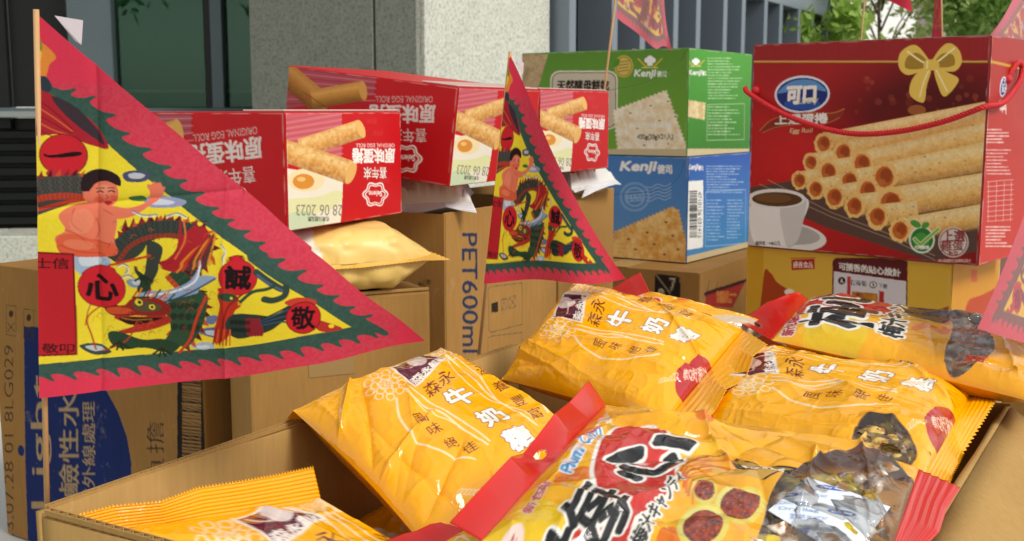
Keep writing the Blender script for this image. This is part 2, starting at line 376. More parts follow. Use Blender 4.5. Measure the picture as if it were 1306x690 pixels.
def paving_mat():
    m, nt, b = new_mat('paving'); L = nt.links
    tc = nt.nodes.new('ShaderNodeTexCoord'); br = nt.nodes.new('ShaderNodeTexNoise'); br.inputs['Scale'].default_value = 14; br.inputs['Detail'].default_value = 8
    L.new(tc.outputs['Object'], br.inputs['Vector'])
    r = nt.nodes.new('ShaderNodeValToRGB'); r.color_ramp.elements[0].color = rgba('#7d7a73'); r.color_ramp.elements[1].color = rgba('#a9a69e')
    L.new(br.outputs[0], r.inputs[0]); L.new(r.outputs[0], b.inputs['Base Color']); b.inputs['Roughness'].default_value = .8
    return m
M_PAVE = paving_mat()
bm = bmesh.new(); bmesh.ops.create_grid(bm, x_segments=40, y_segments=40, size=120)
tag(poly_mesh('ground', bm, M_PAVE), kind='structure')

# ---- granite pillar: two clad faces with stone slabs and open joints
KX, KY = -.28, 3.5
PD = np.array([.5, .866]); PL = np.array([-.866, .5])
def pillar():
    root = empty('granite_pillar', (KX, KY, 0), math.atan2(.866, .5))
    bm = bm_box(.012, .80, .012, .66, 0, 4.4); poly_mesh('core', bm, M_GRAN_SHADE, root)
    zs = [0, .62, 2.06, 3.2, 4.4]
    for i in range(4):
        for (a, b_) in ((0, .158), (.164, .672)):     # left face, local y
            bm = bm_box(-.012, .010, a+.002, b_-.002, zs[i]+.003, zs[i+1]-.003, .002, 1); poly_mesh('stone_slab', bm, M_GRAN_SHADE, root)
        bm = bm_box(-.012+.024, .812, -.012, .010, zs[i]+.003, zs[i+1]-.003, .002, 1); poly_mesh('stone_slab', bm, M_GRAN, root)
    tag(root, 'speckled grey granite pillar with one shaded and one bright face behind the boxes', 'pillar')
pillar()

# ---- window wall left of the pillar
def window_wall():
    yb = 4.25
    root = empty('window_wall', (-1.2, yb, 0), math.radians(8))
    def X(px): return (px-653)/1450*4.25 + 1.2
    def bx(name, x0, x1, y0, y1, z0, z1, m, par=root, bev=.003): return poly_mesh(name, bm_box(x0, x1, y0, y1, z0, z1, bev, 1), m, par)
    # glass panes each with a frame of their own
    panes = [(X(157), X(266)), (X(292), X(350)), (X(-60), X(12)), (X(30), X(104))]
    for i, (a, b_) in enumerate(panes):
        p = bx('window_pane' if i < 2 else 'dark_panel', a, b_, .05, .056, 1.30, 3.3, M_GLASS if i < 2 else M_DARK, root, 0)
    for a, b_, m, d in ((X(104), X(157), M_FRAME, -.02), (X(266.5), X(275), M_DARK, .0), (X(276), X(291), M_FRAME, -.05), (X(12.5), X(29.5), M_DARK, .01), (X(-80), X(-60.5), M_DARK, .0)):
        bx('mullion', a, b_, d, .09, 1.22, 3.4, m)
    bx('sill', X(-80), X(352), -.06, .1, 1.275, 1.297, M_FRAME)
    bx('sill_edge', X(-80), X(352), -.085, -.0605, 1.262, 1.285, plain('sill_trim', '#9aa09d', .35, .4, noise=.05))
    for k in range(9):                                   # louvre blades below the sill
        z = 1.20 - k*.045
        poly_mesh('louvre_blade', bm_box(X(-80), X(350), .0, .035, z-.016, z+.016, .004, 1), plain('louvre_black', '#101413', .35, .4, noise=.1) if k == 0 else bpy.data.materials['louvre_black'], root)
    bx('louvre_backing', X(-80), X(352), .05, .08, .80, 1.26, M_DARK)
    bx('green_backing', X(106), X(352), .0905, .10, .8, 3.4, plain('pane_green', '#3f9a70', .85, noise=.35, nscale=3), root, 0)  # green sheet added behind the panes to give the glass its green
    bx('reflection_strip', X(110), X(352), .072, .088, 1.352, 1.365, plain('reflection_white', '#d4ddd6', .6, noise=.05), root)  # added white strip standing in for a line reflected in the glass
    bx('head_beam', X(-80), X(352), -.06, .66, 3.41, 4.4, M_FRAME)
    bx('added_soffit', -3.2, X(352), -1.25, -.0605, 2.95, 3.1, M_GRAN_SHADE); bx('added_side_wall', -3.4, -3.205, -2.2, .1, 0, 4.4, M_GRAN_SHADE)  # overhang and out-of-view side wall added to darken the pillar's left face
    tag(root, 'dark green tinted window wall with grey mullions left of the pillar', 'window wall')
    r2 = empty('stone_plinth', (-1.2, yb-.30, 0), math.radians(8))
    for k in range(4):
        x0 = X(-120)+k*.46; poly_mesh('stone_block', bm_box(x0+.002, x0+.458, 0, .28, 0, .86, .004, 1), M_GRAN, r2)
    tag(r2, 'low granite plinth of stone blocks below the black louvres', 'plinth')
window_wall()

# ---- finned facade running away right of the pillar
def facade():
    o = (KX+.5*.84, KY+.866*.84)
    root = empty('finned_facade', (o[0], o[1], 0), math.atan2(.866, .5))
    x = .0; i = 0
    poly_mesh('plinth_course', bm_box(0, 4.6, .10, .3, 0, .35, .004, 1), M_GRAN_SHADE, root)
    while x < 3.7:
        wide = .26 if i % 2 == 0 else .17
        poly_mesh('fin', bm_box(x, x+.05, -.08, .10, .355, 4.4, .003, 1), M_FIN, root)
        poly_mesh('mullion', bm_box(x+.0505, x+.10, .02, .10, .355, 4.4, .003, 1), plain('mullion_grey', '#4c545c', .45, .3, noise=.05) if i == 0 else bpy.data.materials['mullion_grey'], root)  # mullions in a darker grey than the fins
        poly_mesh('window_pane', bm_box(x+.1005, x+.10+wide, .07, .076, .355, 4.4), M_GLASS2, root)
        x += .1005+wide; i += 1
    poly_mesh('transom', bm_box(2.2, 3.68, -.081, .06, 1.86, 1.98, .004, 1), M_FIN, root)
    poly_mesh('room_back', bm_box(0, 3.75, 1.2, 1.22, 0, 4.4), plain('room_dark', '#20302a', .9, noise=.3, nscale=3), root)
    tag(root, 'grey finned glass facade running back from the granite pillar', 'facade')
facade()
# pale building far behind the trees
def far_building():
    root = empty('far_building', (9.7, 26, 0), math.radians(-12))
    m = plain('far_render', '#c4ada8', .8, noise=.06, nscale=2); mg = plain('far_glass', '#8c9296', .2, noise=.1, nscale=2)
    poly_mesh('wall', bm_box(0, 7, 0, 5, 0, 9, .02, 1), m, root)
    for k in range(5):
        for j in range(3):
            w = poly_mesh('window', bm_box(.4+k*1.3, 1.3+k*1.3, -.02, .05, 1.0+j*2.6, 2.6+j*2.6, .01, 1), mg, root)
            poly_mesh('window_bar', bm_box(.83+k*1.3, .87+k*1.3, -.045, -.021, 1.0+j*2.6, 2.6+j*2.6), m, w)
    for j in range(3): poly_mesh('ledge', bm_box(-.05, 7.05, -.12, 0, 2.9+j*2.6, 3.0+j*2.6, .01, 1), m, root)
    tag(root, 'pale pinkish building far behind the trees', 'building')
far_building()

# ---- trees
def leaf_mat(name, c0, c1):
    m, nt, b = new_mat(name); L = nt.links
    oi = nt.nodes.new('ShaderNodeTexCoord'); n = nt.nodes.new('ShaderNodeTexNoise'); n.inputs['Scale'].default_value = 3.0; n.inputs['Detail'].default_value = 4
    L.new(oi.outputs['Object'], n.inputs['Vector'])
    r = nt.nodes.new('ShaderNodeValToRGB'); r.color_ramp.elements[0].position = .35; r.color_ramp.elements[1].position = .65
    r.color_ramp.elements[0].color = rgba(c0); r.color_ramp.elements[1].color = rgba(c1); L.new(n.outputs[0], r.inputs[0])
    L.new(r.outputs[0], b.inputs['Base Color']); b.inputs['Roughness'].default_value = .5
    tr = nt.nodes.new('ShaderNodeBsdfTranslucent'); L.new(r.outputs[0], tr.inputs[0])
    ms = nt.nodes.new('ShaderNodeMixShader'); ms.inputs[0].default_value = .45
    L.new(b.outputs[0], ms.inputs[1]); L.new(tr.outputs[0], ms.inputs[2]); L.new(ms.outputs[0], nt.nodes['Material Output'].inputs[0])
    return m
M_BARK = plain('bark', '#5b4a3a', .9, noise=.3, nscale=20, bump=.5, bscale=40)
def tree(loc, h, crown, nleaf, leaf, mat, label, seed, tk=1.0):
    r = np.random.default_rng(seed); root = empty('tree', loc)
    top = h*.62; tube('trunk', [(0, 0, 0), (.04, .02, h*.3), (-.03, .05, top)], .1, M_BARK, root, 8, [h*.022*tk, h*.017*tk, h*.010*tk])
    cl = []
    for k in range(34):
        a = r.random()*6.28; e = r.random(); rr = crown*(.25+.75*math.sqrt(r.random()))
        p = np.array([rr*math.cos(a), rr*math.sin(a), h*(.36+.62*e)]); p[:2] *= math.sin(min(1, .25+1.1*(1-abs(2*e-1)))*1.57); cl.append(p)
        if k % 3 == 0:
            q = np.array([0, 0, h*(.3+.3*e)]); tube('limb', [q, (q+p)/2+np.array([0, 0, .1]), p], .02, M_BARK, root, 5, [h*.008*tk, h*.005*tk, h*.002*tk])
    cl = np.array(cl); V = []
    which = r.integers(0, len(cl), nleaf); cen = cl[which] + r.normal(0, 1, (nleaf, 3))*crown*np.array([.15, .15, .12])
    ax = r.normal(0, 1, (nleaf, 3)); ax /= np.linalg.norm(ax, axis=1)[:, None]; b = np.cross(ax, r.normal(0, 1, (nleaf, 3))); b /= np.linalg.norm(b, axis=1)[:, None]
    s = leaf*(.6+.8*r.random((nleaf, 1)))
    V = np.stack([cen-ax*s, cen+b*s*.42, cen+ax*s, cen-b*s*.42], 1).reshape(-1, 3); Fc = np.arange(nleaf*4).reshape(-1, 4)
    o = link('crown', raw_mesh('crown', V, Fc), mat, root); o['kind'] = 'stuff'
    tag(root, label, 'tree')
M_LF1 = leaf_mat('leaf_fresh', '#7aa33c', '#b4cf68'); M_LF2 = leaf_mat('leaf_mid', '#6e9a3e', '#a6c66c'); M_LF3 = leaf_mat('leaf_olive', '#84964e', '#b4be7c')
tree((1.8, 7.1, 0), 3.0, .40, 6500, .045, M_LF1, 'fresh green young tree in front of the finned facade', 3, .6)
tree((3.5, 11.0, 0), 4.1, .85, 4200, .045, M_LF3, 'sparse olive tree against the white sky behind the gift box', 5, .35)
tree((5.05, 11.5, 0), 4.6, .9, 7500, .055, M_LF2, 'dense mid green tree above the right corner of the gift box', 8, .5)
tree((6.0, 15.5, 0), 4.4, 1.1, 3500, .06, M_LF3, 'pale distant tree before the pink building', 9, .5)
for k, (x, y, h) in enumerate(((-3.5, -7.5, 6.0), (1.5, -9.5, 6.6), (5.5, -6.5, 6.2))):
    tree((x, y, 0), h, 1.9, 2600, .13, M_LF2, ['broad tree behind the viewer on the left', 'broad tree straight behind the viewer', 'broad tree behind the viewer on the right'][k], 20+k)

# ---- stall table under everything
def table():
    root = empty('folding_table', (.1, 1.4, 0))
    poly_mesh('table_top', bm_box(-1.0, 1.15, -1.05, 1.15, .715, .748, .006, 2), M_TABLE, root)
    for x in (-.9, 1.05):
        for y in (-.95, 1.05): tube('leg', [(x, y, .004), (x, y, .714)], .016, M_STEEL, root)
    for y in (-.95, 1.05): tube('brace', [(-.9, y, .2), (1.05, y, .2)], .01, M_STEEL, root)
    tag(root, 'pale folding table carrying all the boxes', 'table')
table()
# ================================================================== BOXES
M_CARD = cardboard('kraft_cardboard', '#a87e44'); M_CARD_IN = cardboard('kraft_inside', '#b08a50'); M_CARD_D = cardboard('kraft_brown', '#986e38')
M_BOXPRINT = print_mat('printed_carton', .45, .22, 0.0, .03, 90)
def unit(x, y): k = math.hypot(x, y); return np.array([x/k, y/k])
class Box:
    """a carton known by its nearest upright corner; local x runs along its right face, local y along its left face"""
    def __init__(s, name, K, rdir, lenR, lenL, z0, H, tilt=0.0, mat=None, bevel=.0018, body='carton_body'):
        s.R, s.L, s.H, s.lenR, s.lenL = unit(*rdir), None, H, lenR, lenL
        s.root = empty(name, (K[0], K[1], z0)); rz = math.atan2(s.R[1], s.R[0])
        s.M = Matrix.Translation((K[0], K[1], z0)) @ Matrix.Rotation(rz, 4, 'Z') @ Matrix.Rotation(tilt, 4, 'X')
        s.root.rotation_euler = (Matrix.Rotation(rz, 4, 'Z') @ Matrix.Rotation(tilt, 4, 'X')).to_euler()
        if mat is not None: s.body = poly_mesh(body, bm_box(0, lenR, 0, lenL, 0, H, bevel, 2), mat, s.root)
    def corners(s, side):
        H, r, l = s.H, s.lenR, s.lenL
        return {'R': [(0, 0, H), (r, 0, H), (r, 0, 0), (0, 0, 0)], 'L': [(0, l, H), (0, 0, H), (0, 0, 0), (0, l, 0)],
                'T': [(0, l, H), (r, l, H), (r, 0, H), (0, 0, H)]}[side]
    def quad(s, side): return [pj(s.M @ Vector(c)) for c in s.corners(side)]
    def canvas(s, side, gw, gh, base, ss=2): return Canvas(gw, gh, s.quad(side), base, ss)
    def panel(s, side, name, cv, mat=None, bulge=.0022, eps=.0005, inset=.0012, seed=0, cells=None):
        c = [np.array(p, float) for p in s.corners(side)]; nrm = {'R': (0, -1, 0), 'L': (-1, 0, 0), 'T': (0, 0, 1)}[side]
        cols = (cells if cells is not None else cv.cells()).copy(); gh, gw = cols.shape[:2]
        if mat is None:                                   # rubbed, paler board showing along the folds
            ey = np.minimum(np.arange(gh), np.arange(gh)[::-1])[:, None]; ex = np.minimum(np.arange(gw), np.arange(gw)[::-1])[None]
            wv = np.clip(1.1-np.minimum(ey, ex)*.8, 0, 1)*np.clip(vnoise(gh, gw, 9, seed+50)*1.8-.55, 0, 1)*.55
            cols[..., :3] = cols[..., :3]*(1-wv[..., None])+lin('#d8c8bc')*wv[..., None]
        w = np.linalg.norm(c[1]-c[0]); h = np.linalg.norm(c[3]-c[0])
        u = np.linspace(inset/w, 1-inset/w, gw); v = np.linspace(inset/h, 1-inset/h, gh); U, V = np.meshgrid(u, v)
        P = c[0]+(c[1]-c[0])*U[..., None]+(c[3]-c[0])*V[..., None]
        b = bulge*(np.sin(math.pi*U)*np.sin(math.pi*V)) + .0006*(vnoise(gh, gw, max(gw/4, 3), seed)-.5)*np.sin(math.pi*U)*np.sin(math.pi*V)
        P = P+np.array(nrm)*(eps+np.maximum(b, 0))[..., None]
        return link(name, raw_mesh(name, P.reshape(-1, 3), grid_faces(gw, gh), True, cols.reshape(-1, 4)), mat or M_BOXPRINT, s.root)
WHITE, BLACK = '#f2efe8', '#1c1a1c'

# ---- egg roll cartons (three, set upside down)
RED = '#c5161d'
M_REDCARD = plain('red_carton', RED, .45, spec=.25, noise=.05)
SA = dict(lenR=.2116, lenL=.235, H=.112)
boxA = Box('egg_roll_box', (-.2115, 1.067), (.421, .907), z0=1.176, mat=M_REDCARD, **SA)
boxB = Box('egg_roll_box', (-.0712, 1.286), (.449, .894), z0=1.2036, tilt=math.radians(6.8), mat=M_REDCARD, **SA)
boxC = Box('egg_roll_box', (.036, 1.502), (.5, .866), z0=1.2045, mat=M_REDCARD, **SA)
def rolls_tex(cv, p, seed):
    cv.mottle(p, '#b9762f', '#e3b068', 7, seed); cv.speck(p, '#6b3f18', 90, .9, seed)
cv = boxA.canvas('R', 190, 150, RED).src(200, 70, 3)
cv.poly([(470, 215), (705, 215), (698, 420), (470, 400)], '#c8606a')
for i in range(16):
    y = 220+i*11; cv.line([(470, y+30), (705, y-8)], 3, '#d98a90' if i % 2 else '#b23e4a', .7)
cv.poly([(470, 430), (705, 470), (700, 700), (470, 700)], '#ece5d2')
cv.blob([(470, 560), (600, 545), (690, 520), (700, 560), (640, 600), (470, 610)], '#dfe0a0', .8)
cv.blob([(470, 630), (560, 600), (640, 640), (600, 690), (470, 700)], '#a9cf98', .55)
cv.ell(565, 480, 70, 45, '#f0dcae'); cv.ell(556, 485, 40, 30, '#d98f35'); cv.ell(548, 476, 16, 9, '#f3c983', a=.8)
RC = ['#d79b4c', '#edc684', '#e8b86c', '#d99a48', '#bd7b30', '#9a5c20']
cv.rod((545, 355), (776, 281), 36, 36, RC, 1, 260); cv.mottle([(530, 325), (770, 246), (780, 316), (560, 392)], '#b5722a', '#ffe0a0', 4, 31, .28); cv.ell(776, 281, 15, 36, '#e6b468', -.3)
cv.rod((470, 360), (735, 451), 43, 46, RC, 4, 320); cv.mottle([(484, 320), (748, 407), (722, 496), (470, 405)], '#b5722a', '#ffe0a0', 4, 33, .28); cv.ell(735, 451, 18, 45, '#e3b066', .33)
cv.text('原味蛋捲', swap180(742, 357, 908, 413), WHITE, bold=2.2); cv.text('ORIGINAL EGG ROLL', swap180(755, 338, 908, 352), '#ecc9c4')
cv.text('喜年來', swap180(785, 430, 875, 474), WHITE, bold=.8, edge='#a50f18', ew=2)
def shell_logo(cv, x, y, r):
    pts = [(x+r*math.cos(t)*(1+.12*math.cos(6*t)), y-r*math.sin(t)*(1+.12*math.cos(6*t))) for t in np.linspace(0, 6.28, 40)[:-1]]
    cv.line(pts, r*.11, WHITE, closed=True); cv.line([(x+(a-x)*.8, y+(b-y)*.8) for a, b in pts], r*.08, WHITE, closed=True)
    cv.text('Selena', swap180(x-r*.6, y-r*.28, x+r*.6, y+r*.16), WHITE, bold=r*.02)
shell_logo(cv, 832, 535, 44)
cv.text('28 06 2023', swap180(530, 575, 706, 618), '#8b8676'); cv.text('有效日期見箱', swap180(575, 622, 656, 640), '#4b4a3c')
for i in range(9): cv.text('喜年來', swap180(860+(i % 3)*24-60, 240+i*46, 900+(i % 3)*24-60, 262+i*46), '#d8474a', .35)
cellA = cv.cells()
cv = boxB.canvas('L', 190, 130, '#bc151c').src()
cv.poly([(355, 80), (480, 96), (478, 120), (355, 140)], '#a94a54')
for i in range(9): cv.line([(355, 84+i*6), (480, 100+i*4)], 1.6, '#c47c82' if i % 2 else '#8d2b36', .7)
s5 = lambda P: [(200+x/3, 70+y/3) for x, y in P]
p = s5([(480, 80), (500, 85), (640, 195), (560, 225), (480, 215)]); cv.rod((362, 92), (418, 138), 15, 15, ['#b98438', '#c9954a', '#b07a30', '#8f5f20', '#6f4414'], 3, 60, '#5d3614')
p = s5([(575, 142), (770, 100), (800, 100), (812, 115), (806, 165), (780, 178), (650, 210)]); cv.rod((398, 127), (464, 115), 12.5, 12.5, ['#c08a3c', '#d8a654', '#c08a38', '#9a6a24', '#774a16'], 8, 70, '#5d3614'); cv.ell(464, 115, 5, 12.5, '#cf9c4c', -.18)
cv.line(s5([(560, 140), (660, 205)]), 1.5, '#5d3614', .6)
cv.text('原味蛋捲', swap180(472, 133, 556, 157), '#d8cdc6', bold=.8); cv.text('ORIGINAL EGG ROLL', swap180(480, 122, 553, 130), '#c99a96')
cv.text('喜年來', swap180(500, 164, 545, 182), '#d8cdc6', bold=.2); shell_logo(cv, 520, 203, 17)
for i in range(10): cv.text('喜年來', swap180(380+(i*37) % 180, 120+i*12, 400+(i*37) % 180, 128+i*12), '#a72228', .35)
cellL = cv.cells()
for b, dx in ((boxA, 1), (boxB, 1), (boxC, 1)):
    b.panel('R', 'end_panel', None, cells=cellA, seed=dx); b.panel('L', 'side_panel', None, cells=cellL if b is not boxC else cellL[::3, ::3], seed=dx+3)
    poly_mesh('flap_edge', bm_box(.002, b.lenR-.002, .002, .05, b.H+.0002, b.H+.0022, .0008, 1), plain('flap_pale', '#c9a59c', .6, noise=.08) if 'flap_pale' not in bpy.data.materials else bpy.data.materials['flap_pale'], b.root)
tag(boxA.root, 'red egg roll carton upside down on the plain yellow bag, nearest of three', 'box', 'red egg roll cartons')
tag(boxB.root, 'red egg roll carton upside down, tilted, behind the small dragon flag', 'box', 'red egg roll cartons')
tag(boxC.root, 'red egg roll carton upside down against the green cracker carton', 'box', 'red egg roll cartons')

# ---- cracker cartons: green on blue
M_GREEN = plain('green_carton', '#4f8c2a', .4, coat=.15, noise=.05); M_BLUE = plain('blue_carton', '#2f5fa0', .4, coat=.15, noise=.05)
boxD = Box('cracker_box', (.3045, 1.99), (.56, .828), .28, .345, 1.2086, .187, mat=M_GREEN)
boxE = Box('cracker_box', (.3075, 1.988), (.56, .828), .28, .345, 1.0215, .1868, mat=M_BLUE)
def chef(cv, x, y, r):
    for dx, dy, q in ((-.55, -.25, .5), (.55, -.25, .5), (0, -.5, .62), (0, 0, .55)): cv.ell(x+dx*r, y+dy*r, q*r, q*r, WHITE)
    cv.rect(x-.5*r, y, x+.5*r, y+.75*r, WHITE)
    for sgn in (-1, 1):
        for k in range(5): cv.ell(x+sgn*(r*.8+k*r*.32), y+r*.9-k*r*.33, r*.3, r*.13, '#d9b23c', -sgn*.7)
    cv.rect(x-r*1.5, y+r*1.0, x+r*1.5, y+r*1.18, '#e7cf6c')
def cracker(cv, P, seed, c0, c1, edge, n=12):
    P = np.array(P, float); out = []
    for i in range(len(P)):
        a, b = P[i], P[(i+1) % len(P)]; d = b-a; L = np.hypot(*d); k = max(int(L/n), 1); nn = np.array([d[1], -d[0]])/L
        for j in range(k*4):
            t = j/(k*4); out.append(a+d*t+nn*(n*.22)*math.sin(t*k*6.283))
    cv.poly(out, edge); c = P.mean(0); q = [c+(o-c)*.97 for o in out]; cv.mottle(q, c0, c1, 9, seed)
cv = boxD.canvas('L', 260, 150, '#4c8a24').src(660, 40, 2.3)
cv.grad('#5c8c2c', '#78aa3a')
cv.mottle([(-60, 60), (90, 66), (60, 170), (-60, 180)], '#a88a62', '#c8ab80', 8, 2)
cv.rrect(97, 115, 296, 288, 26, '#efe4d0'); cv.rrect(101, 119, 292, 284, 23, '#6f6a3e'); cv.rrect(104, 122, 289, 281, 21, '#cdbfa6')
cv.text('天然酵母餅乾', R4(118, 143, 270, 172), '#2b1c14', bold=1.6); cv.text('蔬菜口味', R4(150, 195, 268, 232), '#3c2a1c', bold=1)
cv.ell(313, 102, 28, 33, '#caa743'); cv.ell(313, 102, 23, 28, '#5d8a2c'); cv.ell(313, 102, 21, 26, '#d3b55a')
for k in range(4): cv.line([(298, 90+k*9), (328, 86+k*9)], 2.4, '#7c6a22')
cv.ell(292, 92, 8, 14, '#4f8b22', .5)
chef(cv, 390, 88, 16); cv.text('Kenji', [(347, 112), (408, 112), (403, 138), (343, 138)], WHITE, bold=1.2); cv.text('健司', R4(411, 116, 438, 133), WHITE, bold=.6)
cracker(cv, [(282, 232), (438, 172), (500, 345), (490, 372), (297, 372)], 5, '#e9cfa4', '#fbf0d8', '#f0dcb4')
for x, y in ((330, 240), (390, 218), (440, 205), (350, 285), (415, 262), (462, 250), (440, 330), (370, 335)): cv.ell(x, y, 12, 7, '#f3e6c8', -.3, .5); cv.ell(x+3, y, 4, 2.5, '#a9743d')
cv.text('天然酵母餅', R4(352, 268, 452, 284), WHITE, .75); cv.rrect(348, 294, 464, 330, 4, '#efe2c6', .45); cv.text('420g(20gX21入)', R4(353, 300, 458, 321), '#33291e', bold=.7)
cv.rect(-80, 346, 500, 380, '#cdbb93')
cracker(cv, [(282, 232), (438, 172), (500, 345), (496, 368), (297, 360)], 5, '#cfa878', '#ecd6ae', '#e3c490') if False else None
cv.line([(-60, 170), (180, 178), (300, 168), (380, 150), (440, 120), (480, 85), (492, 60)], 1.6, '#2c4a18', .7, sm=True); cv.line([(-60, 172), (180, 180), (300, 170), (380, 152), (440, 122), (480, 87)], .8, '#a8c880', .6, sm=True)
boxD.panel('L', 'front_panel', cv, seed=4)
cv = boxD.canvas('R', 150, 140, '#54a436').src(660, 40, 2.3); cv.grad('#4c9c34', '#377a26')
chef(cv, 522, 90, 11); cv.text('Kenji', [(502, 113), (540, 113), (537, 131), (500, 131)], WHITE, bold=.8); cv.text('健司', R4(540, 116, 552, 129), WHITE)
for k in range(2): cracker(cv, [(500+k*22, 202+k*4), (526+k*22, 205+k*4), (524+k*22, 256+k*4), (498+k*22, 250+k*4)], 3+k, '#cbb07a', '#e6d5a8', '#d9bf86', 8)
def small_print(cv, x0, y0, x1, y1, n, color, seed, a=.8, w=2.2):
    r = np.random.default_rng(seed)
    for k in range(n):
        y = y0+(y1-y0)*k/n; x = x0
        e = x0+(x1-x0)*(.55+.45*r.random())
        while x < e:
            l = 3+r.random()*9; cv.line([(x, y), (min(x+l, e), y)], w*(.6+.4*r.random()), color, a*(.6+.4*r.random())); x += l+1.5+r.random()*2.5
small_print(cv, 556, 78, 660, 205, 15, '#d5ecc4', 2); small_print(cv, 556, 222, 660, 312, 10, '#d5ecc4', 3)
cv.line([(553, 215), (664, 212), (664, 318), (553, 320)], 1.2, '#d5ecc4', .6, closed=True)
cv.line([(608, 214), (608, 318)], 1, '#d5ecc4', .6); cv.rect(480, 345, 700, 372, '#cdbb93')
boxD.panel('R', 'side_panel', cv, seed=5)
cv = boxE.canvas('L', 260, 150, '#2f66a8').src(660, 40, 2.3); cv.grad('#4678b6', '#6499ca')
cv.text('Kenji', [(308, 381), (410, 381), (402, 416), (300, 416)], WHITE, bold=2.2); cv.text('健司', R4(412, 391, 454, 416), WHITE, bold=1.2)
for r_ in (43, 39, 29, 26): cv.line([(346+r_*math.cos(t), 485+r_*.98*math.sin(t)) for t in np.linspace(0, 6.28, 30)[:-1]], 1.6, '#a9c4e0', .8, closed=True)
for k in range(4): cv.line([(318+k*2, 472+k*9), (374-k*2, 468+k*9)], 3, '#a9c4e0', .6)
cv.text('MAIL', [(322, 482), (372, 474), (372, 492), (322, 500)], '#a9c4e0', .7)
for k in range(5): cv.line([(380+i*9, 455+k*10-i*.8+4*math.sin(i*1.3)) for i in range(9)], 2, '#b5cde6', .8, sm=True)
cracker(cv, [(286, 588), (452, 515), (474, 522), (512, 690), (270, 690)], 9, '#dc9f48', '#f2cc84', '#e6b462')
for x, y in ((325, 610), (380, 590), (435, 560), (345, 640), (400, 625), (455, 600), (430, 655), (470, 640)): cv.ell(x, y, 13, 7, '#e6b972', -.3, .45); cv.ell(x+2, y, 4.5, 3, '#7d4716')
cv.line([(270, 480), (380, 470), (440, 455), (478, 420), (490, 380)], 1.5, '#27487a', .7, sm=True)
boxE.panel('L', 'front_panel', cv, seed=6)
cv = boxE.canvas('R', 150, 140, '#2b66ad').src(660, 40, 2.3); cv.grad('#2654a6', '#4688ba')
cv.text('Kenji', [(500, 390), (529, 388), (526, 408), (497, 410)], WHITE, bold=.8); cv.text('健司', R4(529, 393, 543, 407), WHITE)
cv.poly([(497, 440), (542, 436), (542, 634), (497, 642)], '#e9e9e4')
rr = np.random.default_rng(5); y = 470
while y < 606:
    w = 1+rr.random()*3; cv.line([(504, y), (524, y-1)], w, '#1c1c22'); y += w+1.3+rr.random()*2
cv.text('4710126 031415', downward(527, 470, 537, 606), '#26262a')
small_print(cv, 552, 395, 664, 480, 11, '#bcd6ec', 5); small_print(cv, 552, 495, 604, 622, 13, '#bcd6ec', 6); small_print(cv, 612, 495, 664, 615, 13, '#bcd6ec', 7)
cv.line([(549, 470), (668, 464), (668, 622), (549, 632)], 1.2, '#bcd6ec', .6, closed=True); cv.poly([(480, 664), (720, 608), (720, 700), (480, 700)], '#c8b78f')
boxE.panel('R', 'side_panel', cv, seed=7)
for b in (boxD, boxE): tube('seam', [(.0, .11, b.H+.0008), (.14, .12, b.H+.0008), (.27, .11, b.H+.0008)], .0006, bpy.data.materials['flap_pale'], b.root, 4)
tag(boxD.root, 'green cracker carton with a pale square biscuit, stacked on the blue one', 'box')
tag(boxE.root, 'blue cracker carton with a golden biscuit under the green one', 'box')

# ---- gift box with a red cord handle
M_GIFT = plain('gift_red', '#8e1f22', .38, coat=.2, noise=.05)
boxG = Box('gift_box', (.516, 1.247), (.66, .751), .150, .288, 1.1185, .2515, mat=M_GIFT)
cv = boxG.canvas('L', 330, 300, '#8c1418').src(940, 30, 2.156)
N = vnoise(cv.H, cv.W, 90, 4)
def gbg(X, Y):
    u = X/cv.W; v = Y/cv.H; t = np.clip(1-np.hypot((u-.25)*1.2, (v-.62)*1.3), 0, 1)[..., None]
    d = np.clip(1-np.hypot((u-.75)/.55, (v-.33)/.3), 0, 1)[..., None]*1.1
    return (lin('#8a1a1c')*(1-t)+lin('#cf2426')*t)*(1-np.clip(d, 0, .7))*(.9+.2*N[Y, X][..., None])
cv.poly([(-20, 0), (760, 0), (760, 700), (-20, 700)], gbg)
cv.poly([(-20, 0), (760, 0), (760, 100), (-20, 104)], '#9c2426'); 
for k in range(26): cv.line([(-20+k*30, 30), (-20+k*30, 102)], 2, '#9c3033' if k % 2 else '#7a181b', .35)
cv.line([(30, 104), (690, 104)], 5, '#c8992f'); cv.line([(30, 102), (690, 102)], 1.5, '#f0d27a')
rr = np.random.default_rng(3)
for k in range(26): cv.ell(330+rr.random()*340, 125+rr.random()*120, *(2*[3+rr.random()*9]), '#c25a3a', a=.10+.22*rr.random())
cv.ell(497, 237, 25, 14, '#c0793a', a=.55); cv.ell(590, 255, 12, 9, '#c0793a', a=.4)
